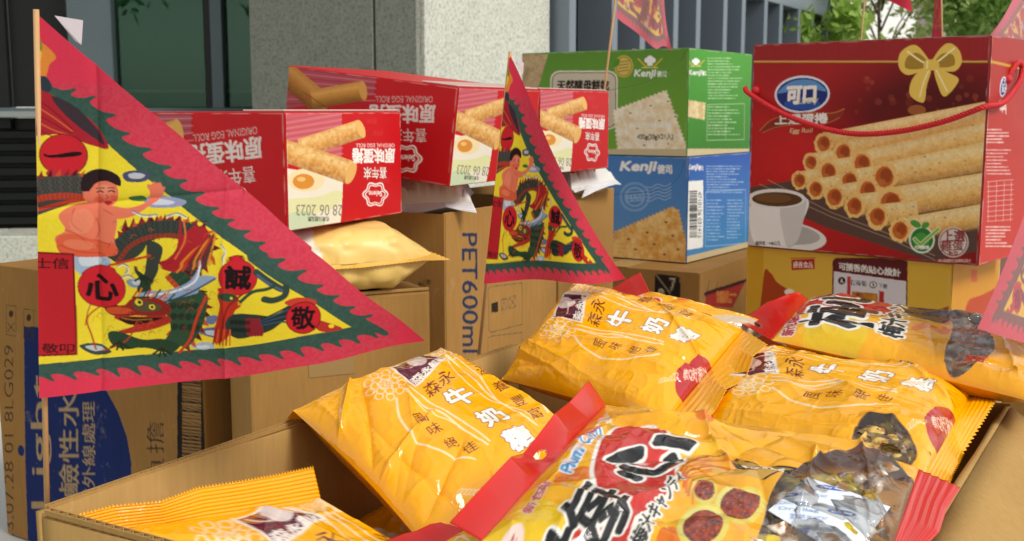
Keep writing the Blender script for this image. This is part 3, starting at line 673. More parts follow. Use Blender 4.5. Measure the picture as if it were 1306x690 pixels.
# placemat
cv.poly([(28, 452), (200, 425), (420, 470), (662, 500), (662, 628), (530, 655), (240, 560), (40, 470)], '#5d443c')
for k in range(30): cv.line([(40+k*17, 452+k*6), (190+k*17, 430+k*5)], 1, '#5d453d', .45)
for off in (0, 12): cv.line([(85-off*2, 430+off), (260, 520+off), (420, 580+off), (545, 640+off)], 2, '#b59c83', .8)
def roll(cv, x, y, r, x2, y2, r2, seed):
    d = np.array([x2-x, y2-y], float); d /= np.hypot(*d); n = np.array([d[1], -d[0]])
    a, b = np.array([x, y]), np.array([x2, y2])
    P = [a+n*r, b+n*r2, b-n*r2, a-n*r]
    cv.rod(a, b, r*1.03, r2*1.03, ['#fad27c', '#ffecb4', '#ffdf94', '#fccc74', '#eab050', '#c0822e', '#704210'], seed, 170, '#a5681f'); cv.mottle(P, '#c98030', '#ffe6b0', 4.5, seed+20, .20); cv.mottle(P, '#8a4f1a', '#ffdf9c', 1.6, seed+40, .12); cv.speck(P, '#4b3a1a', 14, 2.4, seed+7); cv.poly([a-n*r*.86, b-n*r2*.86, b-n*r2*1.04, a-n*r*1.04], '#3f2208', .55)
    rr = np.random.default_rng(seed); t = np.linspace(0, 6.28, 26)[:-1]
    ring = lambda k, j: np.c_[x+r*k*.86*np.cos(t)*(1+j*(rr.random(25)-.5)), y+r*k*1.0*np.sin(t)*(1+j*(rr.random(25)-.5))]
    cv.blob(ring(1.08, .20), '#f2c678'); cv.speck(list(ring(1.05, .1)), '#b5722a', 26, 2.4, seed+3); cv.blob(ring(.78, .16), '#dd8c40'); cv.blob(ring(.72, .05), '#c4622a'); cv.ell(x+r*.12, y-r*.1, r*.42, r*.5, '#9a421a', a=.8); cv.ell(x-r*.2, y+r*.35, r*.3, r*.22, '#c9783a', a=.6)
for a in ((240, 330, 28, 690, 240, 26, 1), (205, 382, 24, 420, 350, 24, 2), (173, 432, 24, 400, 400, 24, 3), (295, 355, 30, 690, 262, 28, 4), (253, 408, 31, 420, 380, 28, 5), (218, 456, 27, 420, 420, 26, 6),
          (347, 385, 33, 690, 305, 34, 7), (312, 434, 31, 470, 410, 30, 8), (270, 478, 31, 470, 440, 28, 9), (362, 460, 33, 520, 440, 32, 10), (325, 503, 31, 500, 480, 30, 11),
          (408, 422, 38, 690, 368, 42, 12), (425, 495, 42, 690, 455, 44, 13), (388, 532, 33, 500, 520, 32, 14), (450, 570, 32, 690, 530, 34, 15)): roll(cv, *a)
# coffee cup and saucer
cv.ell(125, 585, 122, 42, '#e6e3df', .12); cv.ell(122, 578, 108, 30, '#b4b0ad', .12); cv.poly([(10, 560), (40, 540), (60, 640), (10, 640)], '#cbc8c4')
cv.blob([(30, 478), (188, 478), (182, 545), (165, 600), (135, 612), (75, 612), (45, 600), (32, 545)], '#efece8'); cv.blob([(120, 490), (188, 480), (182, 545), (165, 600), (135, 612)], '#b5b2af', .5)
cv.ell(109, 482, 81, 27, '#e9e7e3', .02); cv.ell(110, 484, 70, 20, '#5d3d22', .02); cv.ell(100, 481, 50, 13, '#7d5631', .02, .7)
cv.line([(34, 500), (18, 490), (14, 515), (30, 545)], 9, '#d0cdc9', sm=True)
cv.text('總淨重 / 448公克', R4(50, 600, 118, 611), '#5a5552')
# logo, title ribbon, bow
cv.ell(180, 194, 77, 52, '#dfe6f2', -.04); cv.ell(180, 194, 71, 46, '#1c2f78', -.04); cv.blob([(112, 190), (150, 158), (210, 155), (247, 185), (200, 178), (150, 185)], '#6aa6e0', .75); cv.ell(180, 220, 50, 16, '#2f65c0', a=.6)
cv.text('可口', [(140, 174), (218, 170), (216, 216), (136, 220)], WHITE, bold=3.2); cv.text('Lucky', [(172, 204), (226, 200), (222, 222), (168, 226)], '#d8d2a4', bold=.6)
cv.blob([(62, 295), (100, 262), (175, 244), (260, 244), (297, 232), (282, 262), (225, 276), (150, 276), (95, 292)], '#8d2f22'); cv.line([(62, 295), (100, 262), (175, 246), (260, 246), (297, 234)], 2.5, '#c8793a', sm=True)
cv.line([(70, 300), (110, 284), (180, 276), (240, 276), (285, 258)], 2, '#c8793a', sm=True)
cv.text('上選蛋捲', [(105, 251), (250, 246), (250, 273), (105, 278)], WHITE, bold=1.6, edge='#6a1d12', ew=1.2); cv.text('Egg Roll', [(148, 288), (210, 287), (207, 303), (145, 304)], '#e3cfa0', bold=.4)
G0, G1, G2 = '#a8842e', '#ecc85c', '#fff0b0'
cv.blob([(535, 112), (505, 66), (480, 58), (450, 80), (447, 118), (470, 140), (512, 128)], G1); cv.blob([(530, 112), (500, 80), (470, 90), (465, 120), (500, 124)], G0)
cv.blob([(535, 112), (560, 68), (585, 52), (612, 70), (620, 105), (600, 130), (560, 126)], G1); cv.blob([(542, 112), (565, 82), (595, 84), (600, 112), (566, 120)], G0)
cv.blob([(520, 118), (485, 150), (478, 195), (515, 216), (524, 170), (535, 130)], G1); cv.blob([(545, 120), (555, 170), (575, 200), (612, 155), (585, 135)], G1)
cv.line([(470, 75), (505, 100), (530, 112)], 5, G2, sm=True); cv.line([(600, 66), (568, 92), (545, 110)], 5, G2, sm=True); cv.line([(505, 200), (516, 160), (530, 126)], 4, G2, sm=True); cv.line([(580, 185), (562, 150), (548, 122)], 4, G2, sm=True)
cv.blob([(520, 100), (552, 100), (556, 124), (518, 126)], G1); cv.line([(526, 102), (524, 122)], 4, G2)
# eco mark and round seal
cv.ell(510, 596, 36, 38, '#dfe8d0'); cv.ell(510, 596, 31, 33, '#2f7a34'); cv.ell(508, 600, 22, 24, '#4c9a3e'); cv.line([(490, 594), (506, 610), (556, 566)], 11, '#e8efcf'); cv.line([(490, 594), (506, 610), (556, 566)], 7, '#7fb832')
cv.ell(493, 552, 16, 9, '#4f9a3c', .5); cv.ell(520, 556, 12, 8, '#4f9a3c', -.5); cv.text('台灣雞蛋', R4(490, 612, 530, 622), WHITE)
cv.ell(597, 603, 42, 42, '#d9cfc8'); cv.ell(597, 603, 39, 39, '#9a4a45'); cv.ell(597, 603, 36, 36, '#d6cbc4')
cv.text('上選', [(568, 573), (628, 570), (628, 600), (568, 603)], '#8a2a2a', bold=1.4); cv.text('雞蛋', [(563, 598), (624, 596), (624, 626), (563, 628)], '#8a2a2a', bold=1.0); cv.text('製造', R4(583, 628, 610, 638), '#8a2a2a')
cv.text('圖片僅供參考以實際商品為主', R4(555, 650, 645, 658), '#c9a59a')
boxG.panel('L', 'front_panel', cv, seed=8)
cv = boxG.canvas('R', 70, 260, '#b8312c').src(1200, 0, 3.45)
cv.grad('#a82f2b', '#c23c33'); q = boxG.quad('R')
cv.line([(190, 262), (400, 312)], 9, '#c8992f')
cv.ell(268, 380, 14, 45, '#dfe6f2', .12); cv.ell(268, 380, 11, 39, '#2b3f86', .12); cv.text('可口', upward(262, 350, 276, 405), WHITE, bold=1); cv.text('上選蛋捲', upward(252, 440, 280, 500), '#ead6cc', bold=.6)
small_print(cv, 198, 570, 300, 640, 5, '#f0cfc8', 3, .8, 6); small_print(cv, 198, 660, 300, 780, 8, '#f0cfc8', 4, .7, 5)
for k in range(9): cv.line([(200, 800+k*22), (310, 790+k*22)], 2, '#f0cfc8', .6)
for k in range(4): cv.line([(205+k*32, 800), (203+k*32, 975)], 2, '#f0cfc8', .6)
small_print(cv, 195, 1000, 310, 1100, 7, '#f0cfc8', 5, .8, 6)
boxG.panel('R', 'side_panel', cv, seed=9)
cord = boxG.root
def gl(px, py, off=.012):     # a pixel on the front face plane, standing off it
    o = boxG.M @ Vector((-off, 0, 0)); n = (boxG.M.to_3x3() @ Vector((-1, 0, 0))); r = Vector(ray(px, py)); c0 = Vector((0, 0, EYE))
    p = c0 + r*((o-c0).dot(n)/r.dot(n)); return boxG.M.inverted() @ p
M_CORD = plain('red_cord', '#d01822', .55, noise=.2, nscale=300, bump=.6, bscale=600)
cp = [gl(x, y, o) for x, y, o in ((951, 112, .002), (954, 118, .008), (985, 138, .012), (1020, 154, .014), (1060, 166, .015), (1100, 171, .015), (1150, 167, .015), (1200, 156, .014), (1235, 144, .012), (1256, 136, .008))]
rl = [Vector((.02, -.008, .178)), Vector((.05, -.009, .190)), Vector((.075, -.009, .205)), Vector((.085, -.007, .218)), Vector((.075, -.006, .224)), Vector((.062, -.004, .216)), Vector((.055, -.0005, .205))]
pts = spline([tuple(p) for p in cp] + [tuple(p) for p in rl], 5, False)
pts = np.array(pts); seg = np.r_[0, np.cumsum(np.linalg.norm(np.diff(pts, axis=0), axis=1))]; m_ = int(seg[-1]/.0011); sq = np.linspace(0, seg[-1], m_)
pts = np.stack([np.interp(sq, seg, pts[:, k]) for k in range(3)], 1); tg = np.gradient(pts, axis=0); tg /= np.linalg.norm(tg, axis=1)[:, None]
sa_ = np.cross(tg, np.array([0, 0, 1.0])); sa_ /= np.linalg.norm(sa_, axis=1)[:, None]; sb_ = np.cross(tg, sa_); par = boxG.root
for k in range(3):                                       # three strands laid round each other
    an = sq/.011*6.283+k*2.094; st = tube('cord_handle' if k == 0 else 'strand', pts+.0016*(np.cos(an)[:, None]*sa_+np.sin(an)[:, None]*sb_), .0019, M_CORD, par, 7)
    par = st if k == 0 else par
bm = bmesh.new()
for c_ in (Vector((-.0010, .282, .195)), Vector((.055, -.0010, .205))):
    r_ = bmesh.ops.create_uvsphere(bm, u_segments=12, v_segments=8, radius=.0055); bmesh.ops.translate(bm, verts=r_['verts'], vec=c_)
poly_mesh('cord_eyelet', bm, M_CORD, boxG.root, True)
tag(boxG.root, 'dark red egg roll gift box with gold bow and red cord handle', 'gift box')

# ---- yellow carton under the gift box
M_YEL = plain('yellow_carton', '#c79a2e', .42, coat=.15, noise=.05)
boxH = Box('snack_carton', (.4975, 1.272), (.66, .751), .16, .262, .952, .166, mat=M_YEL)
cv = boxH.canvas('L', 260, 170, '#cf9f2c').src(980, 300, 3.135)
cv.poly([(-20, 0), (860, 0), (860, 520), (-20, 520)], '#dcb040')
cv.blob([(-20, 170), (10, 150), (40, 190), (130, 240), (200, 270), (300, 330), (340, 420), (300, 560), (-20, 560)], '#a9431c'); cv.blob([(560, 345), (640, 310), (730, 280), (800, 240), (880, 230), (880, 560), (520, 560)], '#a9431c')
cv.poly([(92, 96), (185, 92), (187, 132), (94, 138)], '#b01a26'); cv.text('盛香食品', R4(100, 103, 178, 128), '#f0dccb', bold=.8); cv.line([(90, 90), (188, 88)], 3, '#b01a26')
cv.rrect(258, 88, 559, 420, 18, '#5f1d22'); cv.poly([(264, 142), (554, 182), (552, 420), (264, 420)], '#d8d2d6')
cv.text('可插香的貼心設計', [(284, 106), (530, 134), (530, 164), (284, 134)], WHITE, bold=1.4)
cv.ell(296, 180, 15, 15, BLACK); cv.text('A', R4(290, 172, 302, 188), WHITE, bold=1); cv.text('右兩側', [(328, 175), (395, 182), (395, 202), (328, 196)], '#4c4550', bold=.6); cv.ell(422, 196, 15, 14, BLACK); cv.ell(422, 196, 11, 10, WHITE); cv.text('B', R4(418, 190, 427, 202), BLACK); cv.text('下壓', [(444, 191), (478, 195), (478, 211), (444, 207)], '#4c4550', bold=.6)
cv.poly([(318, 162), (332, 164), (332, 330), (318, 330)], '#c03434'); cv.mottle([(338, 222), (440, 232), (442, 300), (338, 300)], '#8a2c1c', '#c88c2a', 12, 3); cv.poly([(446, 220), (466, 224), (466, 300), (446, 300)], '#b52c2c'); cv.ell(495, 288, 28, 12, '#b79a82', -.2)
cv.ell(702, 325, 23, 23, '#efe7d4'); cv.poly([(715, 310), (738, 330), (715, 342)], BLACK); cv.ell(700, 325, 20, 20, '#efe7d4'); cv.text('壓', R4(688, 312, 713, 338), BLACK, bold=.8); cv.ell(85, 225, 20, 12, '#efe7d4')
boxH.panel('L', 'front_panel', cv, seed=10)
cv = boxH.canvas('R', 50, 120, '#c98a2e').src(980, 300, 3.135); cv.blob([(780, 300), (840, 240), (1000, 220), (1000, 600), (760, 600)], '#b5482a'); cv.rect(806, 135, 830, 185, '#c7483a', .7)
boxH.panel('R', 'side_panel', cv, seed=11)
tag(boxH.root, 'yellow snack carton with a white instruction panel under the gift box', 'box')
boxHs = Box('cardboard_box', (.505, 1.29), (.66, .751), .2, .25, .7495, .2015, mat=M_CARD)
tag(boxHs.root, 'plain brown carton hidden under the yellow snack carton', 'box')

# ---- pinkish carton at the right border, behind the gift box
boxI = Box('gift_box', (.80, 1.56), (.66, .751), .2, .22, .95, .418, mat=plain('rose_carton', '#b89a90', .45, noise=.06))
cv = boxI.canvas('L', 90, 220, '#c2a498').src(1200, 0, 3.45)
cv.rect(0, 0, 700, 232, '#a8372f'); cv.rect(0, 200, 700, 236, '#d8b23a'); cv.rect(0, 237, 700, 300, '#6d4038')
for k in range(14):
    cv.line([(318, 420+k*14), (500, 424+k*14)], 1.6, '#8d7068', .7)
for x in (330, 352, 400, 450): cv.line([(x, 420), (x, 605)], 1.6, '#8d7068', .7)
small_print(cv, 322, 640, 500, 900, 18, '#8d7068', 4, .7, 4)
boxI.panel('L', 'front_panel', cv, seed=12)
tag(boxI.root, 'pinkish gift carton with a printed table at the right border behind the gift box', 'gift box')
boxIs = Box('cardboard_box', (.80, 1.575), (.66, .751), .2, .2, .7495, .2, mat=M_CARD)
tag(boxIs.root, 'plain brown carton hidden under the pinkish gift carton', 'box')

# ---- brown carton under the cracker cartons
boxF = Box('cardboard_box', (.313, 1.881), (.499, .866), .42, .32, .7495, .2705, mat=M_CARD_D, bevel=.003)
KR = '#a37f50'
cv = boxF.canvas('L', 120, 110, KR).src(740, 300, 4.84); cv.img[..., 3] = 0
cv.poly([(458, 232), (620, 254), (620, 400), (458, 400)], '#241815'); cv.line([(466, 240), (556, 358)], 5, '#b39c7a'); cv.text('7', R4(556, 264, 588, 340), '#cbb798', bold=2); cv.text('8', R4(484, 330, 516, 400), '#cbb798', bold=2)
cv.line([(700, 228), (742, 236)], 6, '#5c4226', .7)
boxF.panel('L', 'front_panel', cv, mat=M_CARD_D, seed=13)
cv = boxF.canvas('R', 120, 110, KR).src(740, 300, 4.84); cv.img[..., 3] = 0
cv.line([(798, 275), (780, 345)], 8, '#3b241c'); cv.line([(848, 285), (836, 325)], 8, '#3b241c')
zz = [(768, 350)]+[(768+i*18+9*(i % 2), 348-i*5.6-7*(i % 2)) for i in range(15)]+[(1028, 262), (930, 450), (770, 440)]
cv.poly(zz, '#9c2a20'); cv.line([(768, 362), (1024, 276)], 16, '#33150f'); small_print(cv, 840, 352, 960, 425, 5, '#d58a3a', 3, .9, 9); cv.line([(1020, 270), (935, 440)], 6, '#5b1812')
cv.line([(1100, 240), (1085, 470)], 14, '#8e2a1e'); cv.line([(1065, 300), (1120, 280), (1060, 450)], 9, '#5b1812'); cv.line([(1075, 330), (1130, 420)], 9, '#7a2018')
boxF.panel('R', 'side_panel', cv, mat=M_CARD_D, seed=14)
poly_mesh('tape', bm_box(.0, .419, .13, .18, .2707, .2711), plain('packing_tape', '#a98a58', .2, spec=.6), boxF.root)
tag(boxF.root, 'brown carton with a black 7 and 8 square under the blue cracker carton', 'box')

# ---- water carton standing on end at the left
boxL = Box('water_carton', (-.331, 1.1888), (.558, .83), .20, .384, .7495, .3505, mat=M_CARD_D, bevel=.003)
cv = boxL.canvas('L', 270, 250, KR).src(0, 470, 3.136); cv.img[..., 3] = 0
NV = '#12245a'
q = [(98, -170), (150, -170), (240, -150), (330, -60), (420, 60), (480, 170), (515, 270), (532, 370), (540, 700), (112, 700), (104, 400)]
cv.poly(q, NV); cv.ell(87, 328, 14, 24, NV, -.15)
PALE = '#a58a62'
cv.text('Light', upward(128, 20, 212, 560), PALE, bold=.6)
cv.text('鹼性水', upward(242, 95, 322, 510), PALE, bold=1.6); cv.text('紫外線處理', upward(336, 130, 388, 560), PALE, bold=.8)
cv.text('23.07.28 01 8LG029', upward(18, -95, 56, 700), '#4b3016', bold=1.2)
cv.text('負擔', upward(592, 210, 662, 480), '#4b3016', bold=1.6)
for (x0, y0) in ((26, -255), (98, -240)):
    cv.line([(x0, y0), (x0+40, y0+4), (x0+40, y0+125), (x0, y0+118)], 4, '#3d2814', closed=True); cv.ell(x0+20, y0+35, 10, 16, '#3d2814'); cv.line([(x0+6, y0+70), (x0+34, y0+105)], 5, '#3d2814'); cv.line([(x0+34, y0+70), (x0+6, y0+105)], 5, '#3d2814')
cv.src(180, 430, 3.833)
cv.rect(181, 100, 206, 700, '#1d1310'); cv.rect(296, 80, 320, 700, '#1d1310'); y = 205; rr = np.random.default_rng(2)
while y < 700:
    w = 3+rr.random()*9; cv.line([(204, y), (298, y+10)], w, '#2a1a12'); y += w+4+rr.random()*6
cv.text('4710 01144 7', upward(330, 270, 348, 640), '#7a3a22')
boxL.panel('L', 'front_panel', cv, mat=M_CARD_D, seed=15)
tag(boxL.root, 'brown water carton with navy circle print behind the large flag', 'box')
# small carton in front of it
boxS = Box('cardboard_box', (-.261, 1.106), (.902, .431), .193, .10, .7495, .3505, mat=M_CARD, bevel=.003)
poly_mesh('flap_edge', bm_box(.001, .192, .0, .0035, .351, .3545, .0008, 1), M_CARD_IN, boxS.root)
poly_mesh('tape', bm_box(-.0004, .193, .02, .068, .3507, .3511), plain('packing_tape_clear', '#a88858', .18, spec=.6), boxS.root); poly_mesh('tape_end', bm_box(.06, .108, -.0006, -.0002, .27, .3503), bpy.data.materials['packing_tape_clear'], boxS.root)
tag(boxS.root, 'plain brown carton under the yellow bag beside the flag tip', 'box')

# ---- tall bottle carton, open on top
def open_carton(name, K, rdir, lenR, lenL, z0, H, mat, inner, th=.004):
    b = Box(name, K, rdir, lenR, lenL, z0, H)
    poly_mesh('wall', bm_box(0, lenR, 0, th, 0, H, .001, 1), mat, b.root); poly_mesh('wall', bm_box(0, lenR, lenL-th, lenL, 0, H, .001, 1), mat, b.root)
    poly_mesh('wall', bm_box(.0002, th, th+.0005, lenL-th-.0005, 0, H-.002, .001, 1), mat, b.root); poly_mesh('wall', bm_box(lenR-th, lenR-.0002, th+.0005, lenL-th-.0005, 0, H-.001, .001, 1), mat, b.root)
    poly_mesh('floor', bm_box(th, lenR-th, th, lenL-th, .001, .005), inner, b.root)
    return b
boxP = open_carton('bottle_carton', (-.079, 1.327), (.473, .881), .30, .255, .7495, .4205, M_CARD, M_CARD_IN)
cv = boxP.canvas('R', 170, 240, '#b08d5c').src(400, 220, 2.877); cv.img[..., 3] = 0
cv.text('PET600ml', downward(542, 222, 598, 660), '#26304e', bold=2.6)
small_print(cv.src(0, 0, 1), 0, 0, 0, 0, 0, '#000000', 0); cv.src(400, 220, 2.877)
for k in range(40): cv.line([(606+(k % 3)*7, 240+k*10), (606+(k % 3)*7, 246+k*10)], 3.4, '#5b4a2e', .8)
for (x0, y0, x1, y1) in ((636, 418, 760, 590), (634, 600, 760, 760)): cv.line([(x0, y0+8), (x0+8, y0), (x1, y0-14), (x1, y1-34), (x0+8, y1-4), (x0, y1-12)], 3.4, '#4a3a22', closed=True)
cv.poly([(646, 478), (672, 470), (672, 510), (646, 517)], '#2e2416'); cv.line([(682, 466), (706, 460), (706, 500), (682, 506)], 3, '#2e2416', closed=True); cv.text('回', [(686, 470), (703, 465), (703, 495), (686, 500)], '#2e2416'); cv.line([(712, 458), (736, 450), (736, 492), (712, 498)], 3, '#2e2416', closed=True); cv.line([(712, 458), (736, 492)], 3, '#2e2416'); cv.line([(736, 450), (712, 498)], 3, '#2e2416')
boxP.panel('R', 'front_panel', cv, mat=M_CARD, seed=16)
cv = boxP.canvas('L', 60, 100, '#b08d5c').src(400, 220, 2.877); cv.img[..., 3] = 0
cv.text('有', upward(386, 388, 428, 425), '#2b2018', bold=1.4)
boxP.panel('L', 'side_panel', cv, mat=M_CARD, seed=17)
tag(boxP.root, 'open tall carton marked PET600ml behind the small flag', 'box')
boxQ = open_carton('bottle_carton', (.0665, 1.60), (.473, .881), .196, .20, .7495, .420, M_CARD, M_CARD_IN)
tag(boxQ.root, 'open plain tall carton with white film beside the blue cracker carton', 'box')
# ================================================================== OPEN CARTON OF CANDY
boxO = Box('candy_carton', (-.287, .658), (.861, -.508), .472, .575, .7495, .3005)
W_, L_, H_ = .472, .575, .3005; th = .005
def wavy_wall(name, a, b, h, t, mat, root, seed, nx=40, amp=.0022):
    """upright board from a to b (local xy) with a slightly uneven cut rim"""
    a, b = np.array(a), np.array(b); d = (b-a)/np.linalg.norm(b-a); n = np.array([d[1], -d[0]]); r = np.random.default_rng(seed)
    u = np.linspace(0, 1, nx); w = np.interp(u, np.linspace(0, 1, 9), r.normal(0, 1, 9)); bow = np.sin(math.pi*u)*amp*2
    V = []; 
    for k in range(nx):
        for z in (0, h*.33, h*.66, h+.0012*w[k]):
            for s in (0, 1):
                p = a+(b-a)*u[k]+n*(t*s+bow[k]*(z/h)); V.append((p[0], p[1], z))
    Fc = []
    for k in range(nx-1):
        for j in range(3):
            i = k*8+j*2; o = (k+1)*8+j*2; Fc += [(i, o, o+2, i+2), (i+1, i+3, o+3, o+1)]
        i, o = k*8+6, (k+1)*8+6; Fc += [(i, o, o+1, i+1), (k*8, k*8+1, (k+1)*8+1, (k+1)*8)]
    for k in (0, nx-1): Fc += [(k*8+j*2, k*8+j*2+2, k*8+j*2+3, k*8+j*2+1) for j in range(3)]
    me = raw_mesh(name, V, Fc); return link(name, me, mat, root)
wavy_wall('wall', (0, 0), (0, L_), H_, th, M_CARD_IN, boxO.root, 1); wavy_wall('wall', (th+.0005, L_-th), (W_, L_-th), H_-.001, -th, M_CARD_IN, boxO.root, 2)
wavy_wall('wall', (W_-th, .0), (W_-th, L_-th-.001), H_, th, M_CARD_IN, boxO.root, 3, amp=0); wavy_wall('wall', (th+.0005, th), (W_-th-.0005, th), H_-.002, th, M_CARD_IN, boxO.root, 4)
poly_mesh('floor', bm_box(th+.001, W_-th-.001, th+.001, L_-th-.001, .001, .006), M_CARD_IN, boxO.root)
u = np.linspace(0, 1, 24); v = np.linspace(0, 1, 10); V = []; rr = np.random.default_rng(5); jag = np.interp(u, np.linspace(0, 1, 12), rr.normal(0, .0015, 12))
for side in (0, 1):
    for j in v:
        for i, q in enumerate(u): V.append((W_+.0008+j*.17*math.cos(math.radians(30+16*j))+jag[i]*j, .004+q*(L_-.012), H_-.001-.004*side-.17*j*math.sin(math.radians(30+16*j))-.002*math.sin(q*9)*j))
n_ = 240; fa = grid_faces(24, 10)
ring = [i for i in range(24)]+[24*k+23 for k in range(1, 10)]+[24*9+i for i in range(22, -1, -1)]+[24*k for k in range(8, 0, -1)]
fe = [(ring[k], ring[(k+1) % len(ring)], ring[(k+1) % len(ring)]+n_, ring[k]+n_) for k in range(len(ring))]
link('flap', raw_mesh('flap', V, np.r_[fa, fa[:, ::-1]+n_, np.array(fe)], False), M_CARD_IN, boxO.root)
M_GAP = plain('flute_shadow', '#6b4c28', .9, noise=.1)
def fluted_rim(y0, y1, along, nm='fluted_rim'):
    """the cut edge of the board: two liners with the wavy flute between them"""
    bm = bmesh.new()
    def bar(a, b, w, z0, z1):
        a, b = Vector((*a, 0)), Vector((*b, 0)); d = (b-a).normalized(); n = Vector((-d.y, d.x, 0))*w/2
        lo = [bm.verts.new(p+Vector((0, 0, z0))) for p in (a-n, b-n, b+n, a+n)]; hi = [bm.verts.new(p+Vector((0, 0, z1))) for p in (a-n, b-n, b+n, a+n)]
        bm.faces.new(hi); [bm.faces.new((lo[k], lo[(k+1) % 4], hi[(k+1) % 4], hi[k])) for k in range(4)]
    mk = (lambda t, o: (o, t)) if along == 'y' else (lambda t, o: (t, o))
    z = H_+.0015
    for o in (.0004, .0046): bar(mk(y0, o), mk(y1, o), .0008, z-.002, z+.0012)
    t = y0; k = 0
    while t < y1-.004: bar(mk(t, .0008 if k % 2 else .0042), mk(t+.004, .0042 if k % 2 else .0008), .0007, z-.002, z+.001); t += .004; k += 1
    poly_mesh(nm, bm, M_CARD_IN, boxO.root)
fluted_rim(.006, L_-.006, 'y'); fluted_rim(.008, W_-.008, 'x')
tag(boxO.root, 'open brown carton full of orange candy bags in the foreground', 'box')

# ================================================================== BAGS
M_FOIL = print_mat('printed_foil', .12, .45, .3, .32, 75, grain=.04)
M_FOILC = print_mat('printed_clear_film', .10, .45, .3, .38, 75, clear=True, grain=.05)
M_REDF = print_mat('red_header_film', .2, .4, .2, .12, 30, grain=.05)
M_MATTE = print_mat('matte_yellow_film', .42, .4, .1, .25, 30, grain=.04)
def wrinkles(U, V, seed, n=16, amp=.0030):
    r = np.random.default_rng(seed); Z = np.zeros_like(U)
    for _ in range(n):                                   # sharp folds running in from the ends and corners
        if r.random() < .65:
            e = r.random() < .5; px_, py_ = r.random(), (0.02 if e else .98); th_ = (math.pi/2 if e else -math.pi/2)+r.normal(0, .45)
        else: px_, py_, th_ = r.random(), r.random(), r.random()*6.28
        dx, dy = U-px_, V-py_; al = dx*math.cos(th_)+dy*math.sin(th_); ac = -dx*math.sin(th_)+dy*math.cos(th_)
        w = .016+.03*r.random(); Lr = .14+.25*r.random(); bend = ac+.25*al*al*r.normal(0, 1)
        Z += amp*(.5+r.random())*(1 if r.random() < .6 else -1)*np.exp(-np.abs(bend)/w)*np.exp(-((al-Lr*.5)/Lr)**2)
    h, w = U.shape
    def ridge(c, sd): return 1-np.abs(2*vnoise(h, w, c, sd)-1)*1.0
    edge_m = .35+.65*np.clip(1.6*np.abs(V-.5)**1.5*2.8+.6*np.abs(U-.5)**2*4, 0, 1)*(.4+1.2*vnoise(h, w, max(w/3, 3), seed+8))
    Z += amp*edge_m*(.42*ridge(max(w/7, 3), seed+3)**4+.20*ridge(max(w/13, 2.5), seed+4)**3+.16*ridge(max(w/24, 2), seed+5)**3*(vnoise(h, w, max(w/5, 3), seed+12) > .45))
    return Z + amp*1.3*(vnoise(h, w, max(w/5, 3), seed)-.5) + amp*.45*(vnoise(h, w, max(w/13, 2), seed+1)-.5)
def rib_strip(name, A0, B0, A1, B1, color, mat, root, base, nu=90, nv=22, ribs=7, amp=.0005, zig=.0011, seed=0, sag=.004, hole=None, art=None):
    """a flat end strip between inner edge A0-B0 and outer edge A1-B1, crimped, with a pinked outer edge"""
    A0, B0, A1, B1 = [np.array(p, float) for p in (A0, B0, A1, B1)]; U, V = np.meshgrid(np.linspace(0, 1, nu), np.linspace(0, 1, nv))
    P = (A0+(B0-A0)*U[..., None])*(1-V[..., None])+(A1+(B1-A1)*U[..., None])*V[..., None]
    n = np.cross(B0-A0, A1-A0); n /= np.linalg.norm(n); n = n if n[2] > 0 else -n; out = (A1-A0)/np.linalg.norm(A1-A0)
    r = np.random.default_rng(seed); wv = np.interp(U[0], np.linspace(0, 1, 7), r.normal(0, 1, 7)*sag)
    P = P+n*(amp*np.sin(V*ribs*6.283)*(V > .06))[..., None]+n*(wv[None]*V)[..., None]
    z = zig*((np.arange(nu) % 2)*2-1); P[-1] += out*z[:, None]
    cols = np.ones((nv, nu, 4), np.float32); cols[..., :3] = lin(color) if not callable(color) else color(U, V)
    keep = None
    if hole: 
        hu, hv, ru, rv = hole; k = ((U-hu)/ru)**2+((V-hv)/rv)**2 > 1; keep = k[:-1, :-1] & k[1:, 1:] & k[1:, :-1] & k[:-1, 1:]
    f = grid_faces(nu, nv, keep)
    o = link(name, raw_mesh(name, (P-base).reshape(-1, 3), f, True, cols.reshape(-1, 4)), mat, root)
    md = o.modifiers.new('film', 'SOLIDIFY'); md.thickness = .0004
    return o
def bag_surf(c, n, U, V, T, taper=.05):
    TL, TR, BR, BL = c; u = .5+(U-.5)*(1-taper*np.sin(math.pi*V)); v = V
    B = (TL*(1-u)[..., None]+TR*u[..., None])*(1-v)[..., None]+(BL*(1-u)[..., None]+BR*u[..., None])*v[..., None]
    prof = (1-np.abs(2*U-1)**3.6)**.6*(1-np.abs(2*V-1)**3.4)**.6
    return B+n*(T*prof)[..., None]
def bag_normal(c):
    n = np.cross(c[1]-c[3], c[0]-c[2]); n /= np.linalg.norm(n); return n if n[2] > 0 else -n
def bag_page(c, T):
    """where points of the bag's printed page show in the photograph"""
    U, V = np.meshgrid(np.linspace(.1, .9, 8), np.linspace(.1, .9, 8)); P = bag_surf(c, bag_normal(c), U, V, T)
    return ([pj(p) for p in P.reshape(-1, 3)], np.c_[U.ravel(), V.ravel()])
